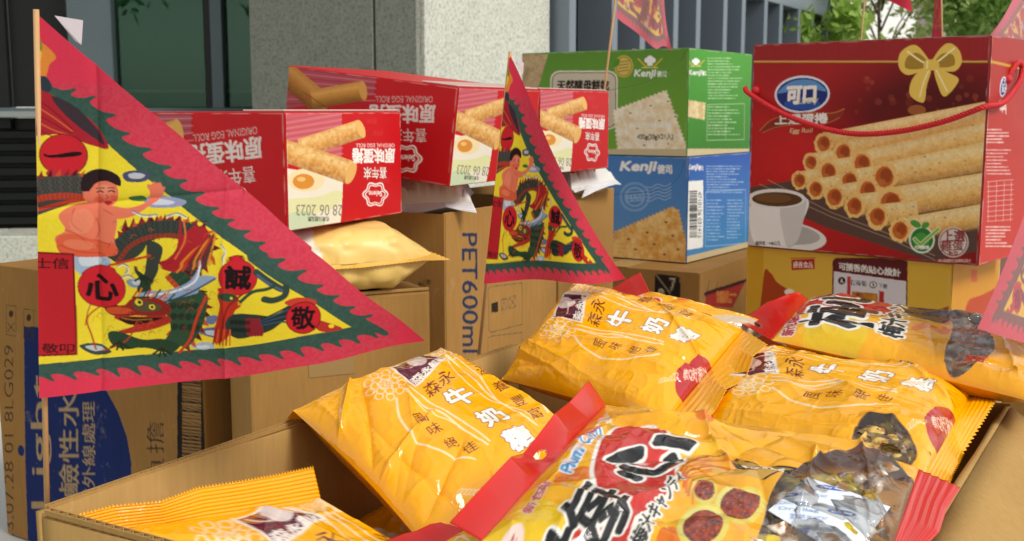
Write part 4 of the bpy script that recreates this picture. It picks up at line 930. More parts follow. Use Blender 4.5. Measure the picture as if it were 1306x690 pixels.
class Bag:
    def __init__(s, name, TL, TR, BR, BL, cells, mat, T=.022, seed=0, amp=.003, Tb=.006, backcol='#c98a14', taper=.05, nw=16, creases=()):
        c = [np.array(p, float) for p in (TL, TR, BR, BL)]; s.c = c; gh, gw = cells.shape[:2]
        cen = sum(c)/4; s.base = np.array([cen[0], cen[1], min(p[2] for p in c)-Tb]); s.root = empty(name, s.base)
        n = bag_normal(c); s.n = n; s.T = T; s.seed = seed
        U, V = np.meshgrid(np.linspace(0, 1, gw), np.linspace(0, 1, gh))
        s.P = s.surf(U, V, taper); e = np.minimum(1, np.minimum(np.minimum(U, 1-U)/.06, np.minimum(V, 1-V)/.05))
        w = wrinkles(U, V, seed, nw, amp)
        for (u0, v0, u1, v1, a, wd) in creases:
            d = np.array([u1-u0, v1-v0]); L = np.hypot(*d); d = d/L; al = (U-u0)*d[0]+(V-v0)*d[1]; ac = -(U-u0)*d[1]+(V-v0)*d[0]
            w = w+a*np.exp(-np.abs(ac)/wd)*np.clip(np.minimum(al, L-al)/.05+.5, 0, 1)
        P = s.P+n*((w*e)[..., None])
        s.film = link('film', raw_mesh('film', (P-s.base).reshape(-1, 3), grid_faces(gw, gh), True, cells.reshape(-1, 4)), mat, s.root)
        U, V = np.meshgrid(np.linspace(0, 1, 24), np.linspace(0, 1, 24)); Q = s.surf(U, V, taper, -Tb)-s.base
        cc = np.ones((576, 4), np.float32); cc[:, :3] = lin(backcol)
        link('back_film', raw_mesh('back_film', Q.reshape(-1, 3), grid_faces(24, 24), True, cc), M_FOIL, s.root)
    def surf(s, U, V, taper=.05, T=None):
        return bag_surf(s.c, s.n, U, V, s.T if T is None else T, taper)
    def quad(s): return [pj(p) for p in s.c]
    def strip(s, edge, pa, pb, color, name='seal', mat=None, **k):
        i, j = {'top': (0, 1), 'bottom': (3, 2), 'left': (0, 3), 'right': (1, 2)}[edge]
        return rib_strip(name, s.c[i], s.c[j], pa, pb, color, mat or M_FOIL, s.root, s.base, seed=s.seed, **k)
def glyph_row(cv, t, pts, r, d, color, **k):
    r, d = np.array(r, float), np.array(d, float)
    for ch, p in zip(t, pts):
        p = np.array(p, float); cv.text(ch, [tuple(p-r/2-d/2), tuple(p+r/2-d/2), tuple(p+r/2+d/2), tuple(p-r/2+d/2)], color, **k)
# corners of every bag as pixel + height
b1c = [atz(374, 524, 1.064), atz(566, 446, 1.080), atz(756, 570, 1.030), atz(548, 706, 1.004)]
b2c = [atz(640, 484, 1.048), atz(733, 360, 1.124), atz(948, 420, 1.094), atz(842, 546, 1.050)]
b3c = [atz(858, 566, 1.036), atz(950, 452, 1.078), atz(1244, 494, 1.066), atz(1176, 612, 1.056)]
OR = '#f9ae04'
q1 = bag_page(b1c, .024); q3 = bag_page(b3c, .026)
cv = Canvas(260, 320, q1, OR).src(370, 420, 2.554)
CR, MA = '#f4dcae', '#6a1420'
def rosette(cv, x, y, r, sx=1.0):
    for k, (rr_, n) in enumerate(((.82, 9), (.5, 7), (.2, 5))):
        for i in range(n):
            t = 6.283*i/n+k*.4; cv.line([(x+sx*r*(rr_*math.cos(t)+.2*math.cos(a)), y+r*(rr_*math.sin(t)+.2*math.sin(a))) for a in np.linspace(0, 6.28, 12)[:-1]], r*.06, CR, .9, closed=True)
rosette(cv, 318, 188, 56, 1.1); rosette(cv, 492, 66, 50, 1.1)
for w, pts in ((7, [(345, 240), (350, 300), (400, 370), (500, 415), (605, 437)]), (6, [(372, 215), (430, 262), (500, 290), (570, 345), (645, 385)]), (5, [(385, 205), (450, 250), (520, 290), (600, 340), (650, 375)]), (4, [(378, 225), (440, 280), (510, 305), (560, 335)]),
               (6, [(510, 85), (590, 160), (650, 225), (720, 268), (800, 308)]), (5, [(525, 80), (610, 150), (670, 240), (740, 262), (795, 290)]), (6, [(545, 62), (650, 110), (760, 190), (830, 258)]), (4, [(500, 95), (560, 170), (640, 235), (700, 250)])): cv.line(pts, w, CR, .92, sm=True)
cv.poly([(337, 128), (442, 68), (510, 104), (408, 208)], '#f0e3cf'); cv.poly([(346, 130), (441, 76), (500, 105), (408, 198)], '#5d0f2c')
cv.blob([(392, 108), (420, 82), (450, 95), (445, 125), (415, 132)], '#ead9cf', .85); cv.text('森永製菓', [(388, 178), (488, 98), (500, 110), (410, 196)], '#f0e3d8', bold=1.2); cv.line([(365, 128), (400, 140), (440, 100), (480, 108)], 5, '#ead9cf', .8, sm=True)
cv.text('森永', [(424, 205), (512, 132), (536, 168), (452, 240)], MA, bold=.6)
glyph_row(cv, '牛奶糖', [(545, 232), (650, 298), (745, 362)], (66, -34), (62, 42), '#f4eee2', bold=3.4, edge=MA, ew=2.6)
glyph_row(cv, '風味絕佳', [(415, 305), (463, 332), (520, 378), (585, 400)], (38, -20), (26, 30), MA, bold=.4)
glyph_row(cv, '滋養豐富', [(622, 124), (674, 178), (732, 228), (790, 268)], (36, -20), (26, 30), MA, bold=.4)
cv.use(q3).src(950, 470, 3.84)
cv.blob([(900, 215), (935, 150), (985, 118), (1045, 135), (1085, 185), (1060, 250), (1000, 300), (940, 285)], '#b5282a'); cv.poly([(1020, 245), (1085, 180), (1110, 200), (1040, 275)], '#8a1c16'); cv.text('軟Q好滋味', [(925, 200), (1010, 140), (1050, 170), (955, 240)], '#f0d6bc', bold=.6)
for i in range(6): cv.line([(840+i*14+8*math.cos(a), 285-i*9+12*math.sin(a)) for a in np.linspace(0, 6.28, 9)[:-1]], 3, CR, .9, closed=True)
milk = cv.cells()
cv.blob([(545, 345), (570, 285), (640, 258), (740, 258), (840, 300), (905, 360), (912, 400), (870, 440), (760, 475), (640, 460), (570, 410)], '#b0782c', 1, ink=.06)
cv.line([(545, 345), (570, 285), (640, 258), (740, 258), (840, 300), (905, 360), (912, 400), (870, 440), (760, 475), (640, 460), (570, 410)], 5, '#b97a10', .8, sm=True, closed=True)
milkw = cv.cells()
half = milk.reshape(160, 2, 130, 2, 4).mean((1, 3))
SHINY = dict(mat=M_FOILC)
b1 = Bag('candy_bag', *b1c, milk, M_FOILC, T=.024, seed=3, Tb=.03, backcol='#ec9a00', creases=((.0, .32, .34, .0, .006, .012), (.02, .55, .3, .12, -.004, .02), (.0, .62, .42, .5, .004, .012), (.05, .9, .4, .72, -.004, .02)))
b1.strip('top', b1c[0]+np.array([-.004, .012, -.016]), b1c[1]+np.array([-.01, .01, -.022]), OR, ribs=6)
tag(b1.root, 'orange milk candy bag leaning on the left wall of the open carton', 'candy bag', 'orange milk candy bags')
b2 = Bag('candy_bag', *b2c, milk, M_FOILC, T=.024, seed=8, Tb=.025, backcol='#ec9a00', creases=((.2, .0, .35, .5, .003, .02), (.95, .5, .5, 1, .004, .015)))
b2.strip('bottom', atz(868, 562, 1.056), atz(976, 434, 1.100), OR, ribs=6)
b2.strip('top', b2c[0]+np.array([-.012, .004, -.02]), b2c[1]+np.array([-.012, .006, -.016]), OR, ribs=5)
tag(b2.root, 'orange milk candy bag propped highest in the back corner of the carton', 'candy bag', 'orange milk candy bags')
b3 = Bag('candy_bag', *b3c, milkw, M_FOILC, T=.026, seed=14, Tb=.025, backcol='#ec9a00', creases=((.6, 1, .9, .7, .005, .012), (.3, 1, .2, .75, .004, .015), (.95, .6, .6, .98, .004, .012)))
b3.strip('bottom', atz(1206, 622, 1.05), atz(1270, 508, 1.064), OR, ribs=6, sag=.005)
b3.strip('top', b3c[0]+np.array([-.02, .01, -.006]), b3c[1]+np.array([-.016, .012, -.004]), OR, ribs=5)
tag(b3.root, 'orange milk candy bag with a clear oval window lying by the right carton wall', 'candy bag', 'orange milk candy bags')
# front-left bag whose crimped end stands up
p7 = [atz(96, 690, 1.028), atz(410, 641, 1.012)]; dn = np.array([.80, -.60, -.18])*.23
b7 = Bag('candy_bag', p7[0], p7[1], p7[1]+dn, p7[0]+dn, half, M_FOILC, T=.014, seed=21)
b7.strip('top', atz(86, 661, 1.045), atz(398, 594, 1.036), OR, ribs=9, nu=150, nv=40, sag=.002, zig=.0012)
tag(b7.root, 'orange milk candy bag at the lower left with its crimped end standing up', 'candy bag', 'orange milk candy bags')
# ---- plum candy bags
b6c = [atz(614, 690, 1.096), atz(772, 516, 1.098), atz(1172, 598, 1.068), None]
b6c[3] = b6c[0]+(b6c[2]-b6c[1])*.86+np.array([-.005, .0, -.012])
q6 = bag_page(b6c, .018)
YE = '#eaa60c'
cv = Canvas(280, 340, q6, YE).src(570, 490, 3.448)
cv.mottle([(-200, -200), (1300, -200), (1300, 900), (-200, 900)], '#dc9606', '#eaae10', 30, 3); cv.ell(330, 640, 190, 200, '#d8c01c', a=.55); cv.ell(220, 760, 180, 120, '#d8c01c', a=.5)
OG = '#d8650f'
for pts in ([(480, 400), (520, 360), (600, 370), (650, 400), (600, 430), (520, 420)], [(1085, 80), (1130, 60), (1200, 120), (1180, 190), (1110, 200), (1090, 150)], [(900, 660), (960, 640), (1010, 680), (960, 730), (890, 720)]): cv.blob(pts, OG, .9)
for k in range(4): cv.line([(1000+k*10, 430+k*24), (1050, 360+k*22), (1150, 330+k*20), (1260, 350+k*18)], 9, OG if k % 2 else '#b8480c', .85, sm=True)
cv.blob([(640, 470), (640, 380), (720, 240), (830, 190), (950, 200), (1000, 330), (985, 460), (900, 560), (800, 610), (770, 700), (600, 720), (500, 600)], '#c22a1c'); cv.line([(640, 470), (640, 380), (720, 240), (830, 190), (950, 200), (1000, 330), (985, 460), (900, 560), (800, 610), (770, 700)], 12, '#e8e2d8', sm=True)
cv.text('梅', [(385, 640), (590, 420), (800, 560), (590, 790)], '#14100e', bold=7, edge='#e9e4da', ew=10)
cv.text('心', [(655, 405), (905, 175), (1120, 300), (850, 440)], '#14100e', bold=12, edge='#e9e4da', ew=11)
cv.text('梅汁キャンディ', [(770, 660), (990, 395), (1035, 440), (825, 705)], '#14100e', bold=3, edge='#efe9dc', ew=9)
cv.text('Plum Candy', [(520, 350), (690, 165), (735, 215), (570, 390)], '#4f8fc0', bold=3, edge='#e9eef2', ew=5)
for i in range(9): cv.ell(540+i*18, 330-i*12+14*math.sin(i*2.1), 13, 11, '#e7c9bd', a=.75)
for i in range(9): cv.line([(705+i*8, 175-i*9), (745+i*4, 120+i*9)], 4, '#f0e6da', .6)
cv.text('新包裝', [(330, 490), (450, 385), (475, 405), (360, 515)], '#a8283a', bold=2, edge='#e8cfc6', ew=4); cv.blob([(180, 630), (250, 560), (320, 545), (315, 620), (250, 660)], '#e3c7bb'); cv.text('梅子', [(200, 625), (290, 560), (305, 590), (230, 650)], '#a8383a', bold=1.5)
cv.src(860, 570, 5.44)
def plum(cv, x, y, rx, ry, rot, seed):
    cv.ell(x, y, rx*1.3, ry*1.35, '#cfc253', rot, .9); cv.ell(x-rx*.1, y-ry*.3, rx*1.1, ry*.9, '#dcd27a', rot, .6)
    t = np.linspace(0, 6.28, 40)[:-1]; P = [(x+rx*math.cos(a)*math.cos(rot)-ry*math.sin(a)*math.sin(rot), y+rx*math.cos(a)*math.sin(rot)+ry*math.sin(a)*math.cos(rot)) for a in t]
    cv.mottle(P, '#571507', '#9c3a12', 5, seed); cv.speck(P, '#c8571c', 60, 7, seed); cv.speck(P, '#3a0d05', 60, 7, seed+3)
plum(cv, 175, 345, 70, 68, 0, 4); plum(cv, 430, 410, 150, 95, -.35, 5); plum(cv, 160, 580, 150, 110, -.3, 6)
cv.poly([(430, 60), (830, 150), (800, 215), (600, 250), (370, 130)], '#1a1210'); cv.poly([(445, 75), (800, 150), (780, 165), (410, 115)], '#c99a3a', .6); cv.poly([(225, 155), (600, 190), (700, 225), (590, 240), (240, 180)], '#c99a3a'); cv.text('茶梅', [(450, 120), (740, 140), (750, 205), (470, 165)], '#ece6da', bold=4)
for k in range(6): cv.line([(-60+k*30, 180+k*50), (60+k*10, 120+k*40), (240, 110+k*30)], 12, OG if k % 2 else '#b8480c', .7, sm=True)
cell6a = cv.img.copy()
# clear lower end
def clear_end(cv, poly, c='#c8b496', k=.05): cv.put(cv.mask_poly(spline(cv.tr(poly))), c, 1.0, k)
clear_end(cv.src(), [(985, 622), (1040, 582), (1110, 576), (1190, 600), (1300, 640), (1300, 900), (880, 900), (930, 740), (958, 700), (972, 660)])
plum6 = cv.cells()
def red_art(U, V):
    c = np.zeros(U.shape+(3,)); c[:] = lin('#d01a08'); return c*(1-.12*np.sin(V*3.1)[..., None])
b6 = Bag('candy_bag', *b6c, plum6, M_FOILC, T=.018, seed=31, nw=30, amp=.0038, creases=((.55, .02, .75, .42, -.004, .012), (.9, .3, .55, .5, .004, .012), (.2, .75, .8, .7, .003, .01), (.95, .8, .4, .98, .005, .012), (.85, .6, .6, .95, .004, .01)))
b6.strip('top', atz(577, 660, 1.104), atz(745, 496, 1.112), red_art, name='header_strip', mat=M_REDF, ribs=0, zig=0, sag=.008, nu=120, nv=40, hole=(.50, .5, .03, .16))
b6.strip('bottom', atz(1120, 830, 1.044), atz(1218, 622, 1.058), red_art, name='end_strip', mat=M_REDF, ribs=5, amp=.0008, zig=0, sag=.004)
tag(b6.root, 'large plum candy bag with red header strip across the front of the carton', 'candy bag', 'yellow plum candy bags')
# back-right plum bag: its page also carries a stamped orange end
b4c = [atz(984, 434, 1.096), atz(1030, 382, 1.106), atz(1345, 446, 1.076), atz(1330, 516, 1.07)]
cv.img = cell6a; cv.use(bag_page(b4c, .024)).src(980, 300, 3.135)
UNIT = [(0, 0), (100, 0), (100, 130), (0, 130)]; cv.use(UNIT).src()
cv.rect(-5, 62, 105, 140, '#e29c08'); cv.rect(-5, -5, 105, 62, '#e8a80c')
cv.blob([(30, 12), (60, 2), (98, 10), (98, 40), (70, 52), (40, 50)], '#c22a1c'); cv.ell(10, 30, 18, 16, '#d8c01c', a=.6)
cv.text('梅', [(12, 8), (52, 6), (54, 44), (14, 46)], '#14100e', bold=1.4, edge='#e9e4da', ew=1.8); cv.text('心', [(52, 6), (98, 4), (98, 34), (54, 38)], '#14100e', bold=1.8, edge='#e9e4da', ew=1.8)
cv.text('梅汁キャンディ', [(14, 50), (92, 46), (92, 57), (16, 62)], '#14100e', bold=.6, edge='#efe9dc', ew=1.4); cv.text('新包裝', [(4, 4), (30, 2), (30, 8), (4, 10)], '#a8283a', bold=.4, edge='#e8cfc6', ew=.8)
plum(cv, 68, 70, 15, 8, 0, 9); cv.line([(30, 66), (38, 72), (34, 79), (44, 80)], 4, OG, .8, sm=True)
clear_end(cv, [(100, 72), (100, 94), (60, 98), (30, 104), (4, 96), (6, 84), (50, 82)], '#a87a48', .10)
cv.use(bag_page(b4c, .024)).src(980, 300, 3.135)
for r_ in (70, 62): cv.line([(905+r_*1.3*math.cos(a), 560+r_*math.sin(a)) for a in np.linspace(0, 6.28, 30)[:-1]], 2.5, '#b8680c', closed=True)
cv.text('台灣', [(862, 545), (920, 540), (920, 590), (862, 595)], '#bb2a18', bold=2.4); cv.text('製造', [(924, 538), (980, 532), (980, 582), (924, 588)], '#bb2a18', bold=2.4); cv.text('嚴選', [(870, 520), (975, 512), (975, 534), (870, 540)], '#bb2a18', bold=1.6)
plum4 = cv.cells()
b4 = Bag('candy_bag', *b4c, plum4, M_FOILC, T=.024, seed=44, Tb=.02, creases=((.5, .6, .9, .75, .004, .012), (.1, .9, .5, .8, .004, .01)))
b4.strip('top', atz(934, 412, 1.094), atz(1018, 371, 1.115), red_art, name='header_strip', mat=M_REDF, ribs=0, zig=0, sag=.003, hole=(.12, .6, .03, .16))
tag(b4.root, 'plum candy bag with orange stamped end lying in front of the yellow carton', 'candy bag', 'yellow plum candy bags')
pl2 = plum6.reshape(170, 2, 140, 2, 4).mean((1, 3)).copy(); pl2[..., 3] = 1
b5c = [atz(752, 404, 1.093), atz(829, 373, 1.121), atz(990, 416, 1.092), atz(905, 470, 1.066)]
b5 = Bag('candy_bag', *b5c, pl2, M_FOILC, T=.016, seed=52)
b5.strip('top', atz(735, 395, 1.096), atz(817, 348, 1.134), red_art, name='header_strip', mat=M_REDF, ribs=0, zig=0, sag=.002)
tag(b5.root, 'plum candy bag tucked behind the highest milk candy bag', 'candy bag', 'yellow plum candy bags')
b8c = [atz(500, 740, 1.005), atz(590, 676, 1.012), None, None]; b8c[2] = b8c[1]+np.array([.16, -.11, -.03]); b8c[3] = b8c[0]+np.array([.16, -.11, -.03])
b8 = Bag('candy_bag', *b8c, pl2, M_FOILC, T=.016, seed=57)
b8.strip('top', atz(455, 712, 1.012), atz(566, 662, 1.02), red_art, name='header_strip', mat=M_REDF, ribs=0, zig=0, sag=.002)
tag(b8.root, 'plum candy bag with red header poking out below the left milk candy bag', 'candy bag', 'yellow plum candy bags')
# bags lower down that fill the carton
fill = [((-.165, .745), (.508, .861), .972), ((-.03, .92), (.508, .861), .95), ((.10, .66), (.508, .861), .95), ((.20, .88), (.508, .861), .98), ((.06, .55), (.508, .861), .93)]
names = ['left front', 'far left corner', 'middle', 'far right corner', 'near corner']
for k, ((x, y), d, z) in enumerate(fill):
    c0 = np.array([x, y, z]); d = np.array([d[0], d[1], 0])*.1; e = np.array([.861, -.508, 0])*.075
    bb = Bag('candy_bag', c0-d-e, c0-d+e, c0+d+e, c0+d-e, half if k % 2 else pl2, M_FOILC, T=.022, seed=70+k)
    tag(bb.root, 'candy bag lying deep in the %s of the carton under the others' % names[k], 'candy bag')

# ---- candies and a drying-agent packet seen through the clear film
def candy_mesh(name, seed, c0, c1):
    r = np.random.default_rng(seed); nu, nv = 22, 16; V = []; Cc = []
    for i in range(nu):
        t = -1+2*i/(nu-1); a = abs(t)
        R = .0075*math.sqrt(max(1-(a/.62)**4, 0)) if a < .6 else .0012+.0075*(a-.6)/.4
        for j in range(nv):
            th_ = 6.283*j/nv; w = 1+(.18*math.sin(th_*5+t*4) if a > .55 else .03*math.sin(th_*3))
            V.append((t*.019, R*w*math.cos(th_), R*w*math.sin(th_)*(.8 if a < .6 else .55)))
            Cc.append(list(lin(c0 if (math.sin(th_*2+t*9+seed) > -.2) else c1))+[1])
    f = [(i*nv+j, i*nv+(j+1) % nv, (i+1)*nv+(j+1) % nv, (i+1)*nv+j) for i in range(nu-1) for j in range(nv)]
    return raw_mesh(name, V, f, True, np.array(Cc))
M_CANDY = print_mat('candy_wrapper', .2, .5, .6, .3, 200)
cm = [candy_mesh('wrapped_candy', 1, '#e0bc5c', '#a8762c'), candy_mesh('wrapped_candy', 2, '#b07a4c', '#f2e8d8'), candy_mesh('wrapped_candy', 3, '#ecd020', '#e0b420')]
def candies(bag, spots, kinds, label, group, dz=-.012):
    for k, (u, v) in enumerate(spots):
        p = bag.surf(np.array([[u]]), np.array([[v]]))[0, 0]+bag.n*(dz-.002*(k % 3)); o = link('wrapped_candy', cm[kinds[k % len(kinds)]], M_CANDY)
        o.location = p; o.scale = (.85,)*3; o.rotation_euler = (RNG.normal(0, .2), RNG.normal(0, .2), RNG.random()*6.28); tag(o, label, 'candy', group)
hv, hu = np.nonzero(milkw[..., 3] < .6); hu = hu/milkw.shape[1]; hv = hv/milkw.shape[0]; u0, u1, v0, v1 = hu.min(), hu.max(), hv.min(), hv.max()
def in_window(nx, ny): return [(u0+(u1-u0)*(.14+.72*(i+.5)/nx), v0+(v1-v0)*(.12+.76*(j+.5)/ny)) for j in range(ny) for i in range(nx)]
candies(b3, in_window(5, 5), (0, 1, 0), 'gold and brown wrapped candy behind the oval window of the right milk bag', 'candies in the oval window', -.0072)
def in_clear(cells, nu, nv):
    return [((i+.5)/nu, (j+.5)/nv) for j in range(nv) for i in range(nu) if (j+.5)/nv < .9 and .1 < (i+.5)/nu < .9 and cells[int((j+.5)/nv*cells.shape[0]), int((i+.5)/nu*cells.shape[1]), 3] < .5]
candies(b6, in_clear(plum6, 9, 14), (1, 2, 1), 'brown or yellow wrapped candy under the clear end of the front plum bag', 'candies in the front plum bag', -.0095)
candies(b4, in_clear(plum4, 11, 16), (1, 0, 1), 'brown wrapped candy under the clear part of the back plum bag', 'candies in the back plum bag', -.0078)
# packet
dq = [(980, 644), (1030, 602), (1136, 640), (1084, 708)]
def on_film(px, py, lift):      # where the pixel's ray meets the front bag, just under its film
    zz = 1.10
    for _ in range(30):
        p = atz(px, py, zz); d = ((b6.P-p)**2)[..., :2].sum(-1); i = np.unravel_index(d.argmin(), d.shape); zz = .5*zz+.5*b6.P[i][2]
    return atz(px, py, zz)+np.array([0, 0, lift])
dc = [on_film(x, y, -.0030) for x, y in dq]
cv = Canvas(110, 80, [pj(p) for p in dc], '#dfe6ee').src(860, 570, 5.44)
for k in range(9):
    y = 250+k*48
    cv.text(['DESICCANT 乾燥劑', 'Dry Bag', '請勿食用 DO NOT EAT'][k % 3], [(660+(k % 3)*60, y-20), (900+(k % 3)*60, y+14), (896+(k % 3)*60, y+38), (656+(k % 3)*60, y+4)], '#7c8fb8', bold=1.5)
for (x, y) in ((745, 340), (1120, 480), (1060, 300), (780, 560)):
    cv.ell(x, y, 105, 19, '#3457a8', .12); cv.text('Dry Bag', [(x-70, y-16), (x+75, y-2), (x+72, y+16), (x-73, y+2)], '#dfe8f6', bold=2)
ds = cv.cells(); gh, gw = ds.shape[:2]; U, V = np.meshgrid(np.linspace(0, 1, gw), np.linspace(0, 1, gh))
P = (dc[0]*(1-U)[..., None]+dc[1]*U[..., None])*(1-V)[..., None]+(dc[3]*(1-U)[..., None]+dc[2]*U[..., None])*V[..., None]
pr = (np.sin(math.pi*U)*np.sin(math.pi*V))**.5*.004+.0008*(vnoise(gh, gw, 14, 3)-.5)
base = dc[0]; top = P+np.array([0, 0, 1])*pr[..., None]; bot = P-np.array([0, 0, 1])*(pr*.8)[..., None]
allv = np.r_[top.reshape(-1, 3), bot.reshape(-1, 3)]-base; f = grid_faces(gw, gh)
o = link('desiccant_packet', raw_mesh('desiccant_packet', allv, np.r_[f, f[:, ::-1]+gh*gw], True, np.r_[ds.reshape(-1, 4), ds.reshape(-1, 4)]), print_mat('packet_paper', .5, .3, 0, .15, 80)); o.location = base
tag(o, 'white desiccant packet with blue print under clear film of the front bag', 'packet')

# ---- plain yellow bag between the small carton and the nearest egg roll carton
def snack_bag():
    P0, P1 = np.array([-.262, 1.094]), np.array([-.082, 1.180]); ax = (P1-P0)/np.linalg.norm(P1-P0); inn = np.array([-ax[1], ax[0]]); base = np.array([P0[0], P0[1], 1.1002]); root = empty('snack_bag', base)
    nu, nv = 120, 120; L = np.linalg.norm(P1-P0)+.008; hh, dp = .0365, .085; V = []; Cc = []; r = np.random.default_rng(4)
    N1 = vnoise(nu, nv, 22, 9)-.5; N2 = vnoise(nu, nv, 8, 10)-.5
    for i in range(nu):
        u = -.25+1.25*i/(nu-1); end = min(1.0, ((1-u)/.24))**.8 if u > .5 else 1.0     # runs on behind the flag at the left
        for j in range(nv):
            t = 2*math.pi*j/(nv-1); ct, st = math.cos(t), math.sin(t); e = .62
            y = -dp*math.copysign(abs(ct)**e, ct)*(.72+.28*end); z = hh*math.copysign(abs(st)**e, st)*max(end, .06)
            w = 1+.10*abs(N1[i, j])+.07*abs(N2[i, j])-.05; fold = .0012*math.exp(-abs(((u*3.3+z*9) % 1)-.5)/.12)*max(end, .2)*(u > .45)
            p = P0+ax*(u*L)+inn*(dp*.9+y*w-fold*(1 if y < 0 else 0)); V.append((p[0]-base[0], p[1]-base[1], min(max(hh+z*w, .0), 2*hh+.0005)))
            Cc.append(list(lin('#ece6d8' if u < .36+.02*math.sin(z*200) and st > -.75 else '#ecc873'))+[1])
    f = [(i*nv+j, i*nv+j+1, (i+1)*nv+j+1, (i+1)*nv+j) for i in range(nu-1) for j in range(nv-1)]
    link('film', raw_mesh('film', V, f, True, np.array(Cc)), M_MATTE, root)
    A = np.array([*(P0+ax*.02-inn*.002), 1.100+hh-.004]); B = np.array([*(P0+ax*L*.985+inn*.022), 1.100+hh+.004]); dn_ = np.array([-inn[0]*.018, -inn[1]*.018, -.002])
    rib_strip('seal', A, B, A+dn_, B+dn_*1.6+np.array([ax[0], ax[1], 0])*.012, '#dfae4c', M_MATTE, root, base, ribs=5, sag=.0015, seed=3)
    tag(root, 'plain pale yellow snack bag squeezed under the nearest egg roll carton', 'snack bag')
snack_bag()

# ---- white film bags poking out of the tall cartons
M_WFILM = plain('white_film', '#dcdcd8', .3, spec=.5, coat=.3, noise=.04)
def film_bag(name, pts, T, seed, label):
    cc = np.ones((120, 120, 4), np.float32); cc[..., :3] = lin('#dedcd6')
    b = Bag(name, *pts, cc, M_MATTE, T=T, seed=seed, amp=.008, nw=22, Tb=.02, backcol='#cfcfca')
    b.strip('bottom', pts[3]+np.array([.0, -.012, -.008]), pts[2]+np.array([.006, -.012, -.01]), '#dedede', ribs=4, sag=.006)
    tag(b.root, label, 'bag')
film_bag('film_bag', [np.array([-.24, 1.42, 1.172]), np.array([-.05, 1.52, 1.18]), np.array([-.048, 1.352, 1.182]), np.array([-.145, 1.372, 1.176])], .03, 5, 'crumpled white film bag poking out of the PET carton')
film_bag('film_bag', [np.array([.03, 1.78, 1.168]), np.array([.12, 1.84, 1.178]), np.array([.158, 1.745, 1.185]), np.array([.085, 1.625, 1.178])], .03, 6, 'crumpled white film bag sticking out beside the blue cracker carton')
# ================================================================== FLAGS
q_bl, q_tp, q_tip = (50, 508), (45, 16), (540, 438)
FQ = [q_tp, (q_tp[0]+q_tip[0]-q_bl[0], q_tp[1]+q_tip[1]-q_bl[1]), q_tip, q_bl]      # parallelogram page; the flag is its lower left half
PK, GR, YL = '#d83852', '#35544a', '#f4dc2c'
cv = Canvas(440, 440, FQ, PK).src()
# green flame border, then the yellow field
def waves(edge, amp, step, out, lead=1):
    P = []; E_ = np.array(edge, float); r = np.random.default_rng(len(edge)+int(step))
    for a, b in zip(E_[:-1], E_[1:]):
        d = b-a; L = np.hypot(*d); n = np.array([d[1], -d[0]])/L*out; k = max(int(round(L/step)), 1)
        for i in range(k):
            h = amp*(.75+.5*r.random()); w = 1/k
            for al, up in ((0, .05), (.3, .12), (.62, .45), (.92, .98), (1.06, 1.0), (1.0, .62), (.93, .25)): P.append(a+d*((i+al)*w)+n*h*up)
    return P
yel = [(30, 166), (85, 166), (124, 171), (168, 211), (226, 256), (285, 301), (360, 354), (438, 409), (340, 424), (240, 438), (92, 458), (30, 465)]
hyp = [(70, 106), (112, 124), (150, 166), (200, 208), (262, 258), (322, 303), (396, 356), (462, 402)]
bot = [(470, 420), (400, 432), (320, 444), (240, 454), (140, 468), (40, 480)]
cv.poly(spline([tuple(p) for p in waves([(x-4, y+2) for x, y in hyp], 12, 28, 1)]+[(486, 422), (482, 428)]+[tuple(p) for p in waves([(x, y-2) for x, y in bot[::-1]], 11, 24, -1)][::-1]+[(30, 480), (30, 110)], 4), GR)
cv.poly(yel, YL)
cv.mottle([(30, 100), (500, 100), (500, 480), (30, 480)], '#203830', '#6a8a7c', 3, 5, .10)
cv.src(0, 0, 2.654)                                      # upper part: flame-shaped finial and red sash
cv.blob([(118, 150), (140, 140), (185, 182), (165, 210), (150, 255), (118, 250)], '#e08a3a'); cv.blob([(122, 120), (138, 130), (142, 165), (122, 170)], '#6f8a3a'); cv.blob([(118, 165), (140, 170), (135, 205), (118, 215)], '#e7c23a')
cv.blob([(115, 262), (150, 250), (170, 280), (155, 305), (115, 300)], '#2d3a44')
cv.blob([(100, 300), (160, 305), (230, 350), (290, 390), (345, 478), (280, 470), (200, 440), (100, 440)], '#a82430'); cv.blob([(170, 315), (240, 345), (300, 410), (330, 470), (260, 420), (200, 365)], '#3c3038'); 
for k in range(5): cv.line([(112, 320+k*24), (170, 360+k*22), (230, 420+k*8)], 4, '#d8703a' if k % 2 else '#7a1420', .8, sm=True)
cv.ell(205, 510, 74, 72, '#57151c'); cv.ell(205, 510, 71, 69, '#c7242f'); cv.blob([(146, 506), (165, 512), (230, 498), (258, 498), (250, 510), (180, 520), (150, 518)], '#1c1014')
cv.src(20, 160, 2.157)
SK, SKD = '#e2785c', '#b8402f'
# dragon body behind the child
DG, DB = '#3a4038', '#241f24'
cv.blob([(30, 140), (90, 128), (180, 118), (200, 150), (160, 190), (110, 215), (30, 238)], '#4a4440'); cv.line([(30, 232), (110, 205), (180, 188)], 10, '#c6402c', sm=True); 
for k in range(9): cv.ell(48+k*17, 160-k*2, 11, 14, '#2a2828', .2, .6)
cv.blob([(80, 122), (95, 108), (115, 120), (130, 112), (140, 126), (100, 134)], '#b0303a')
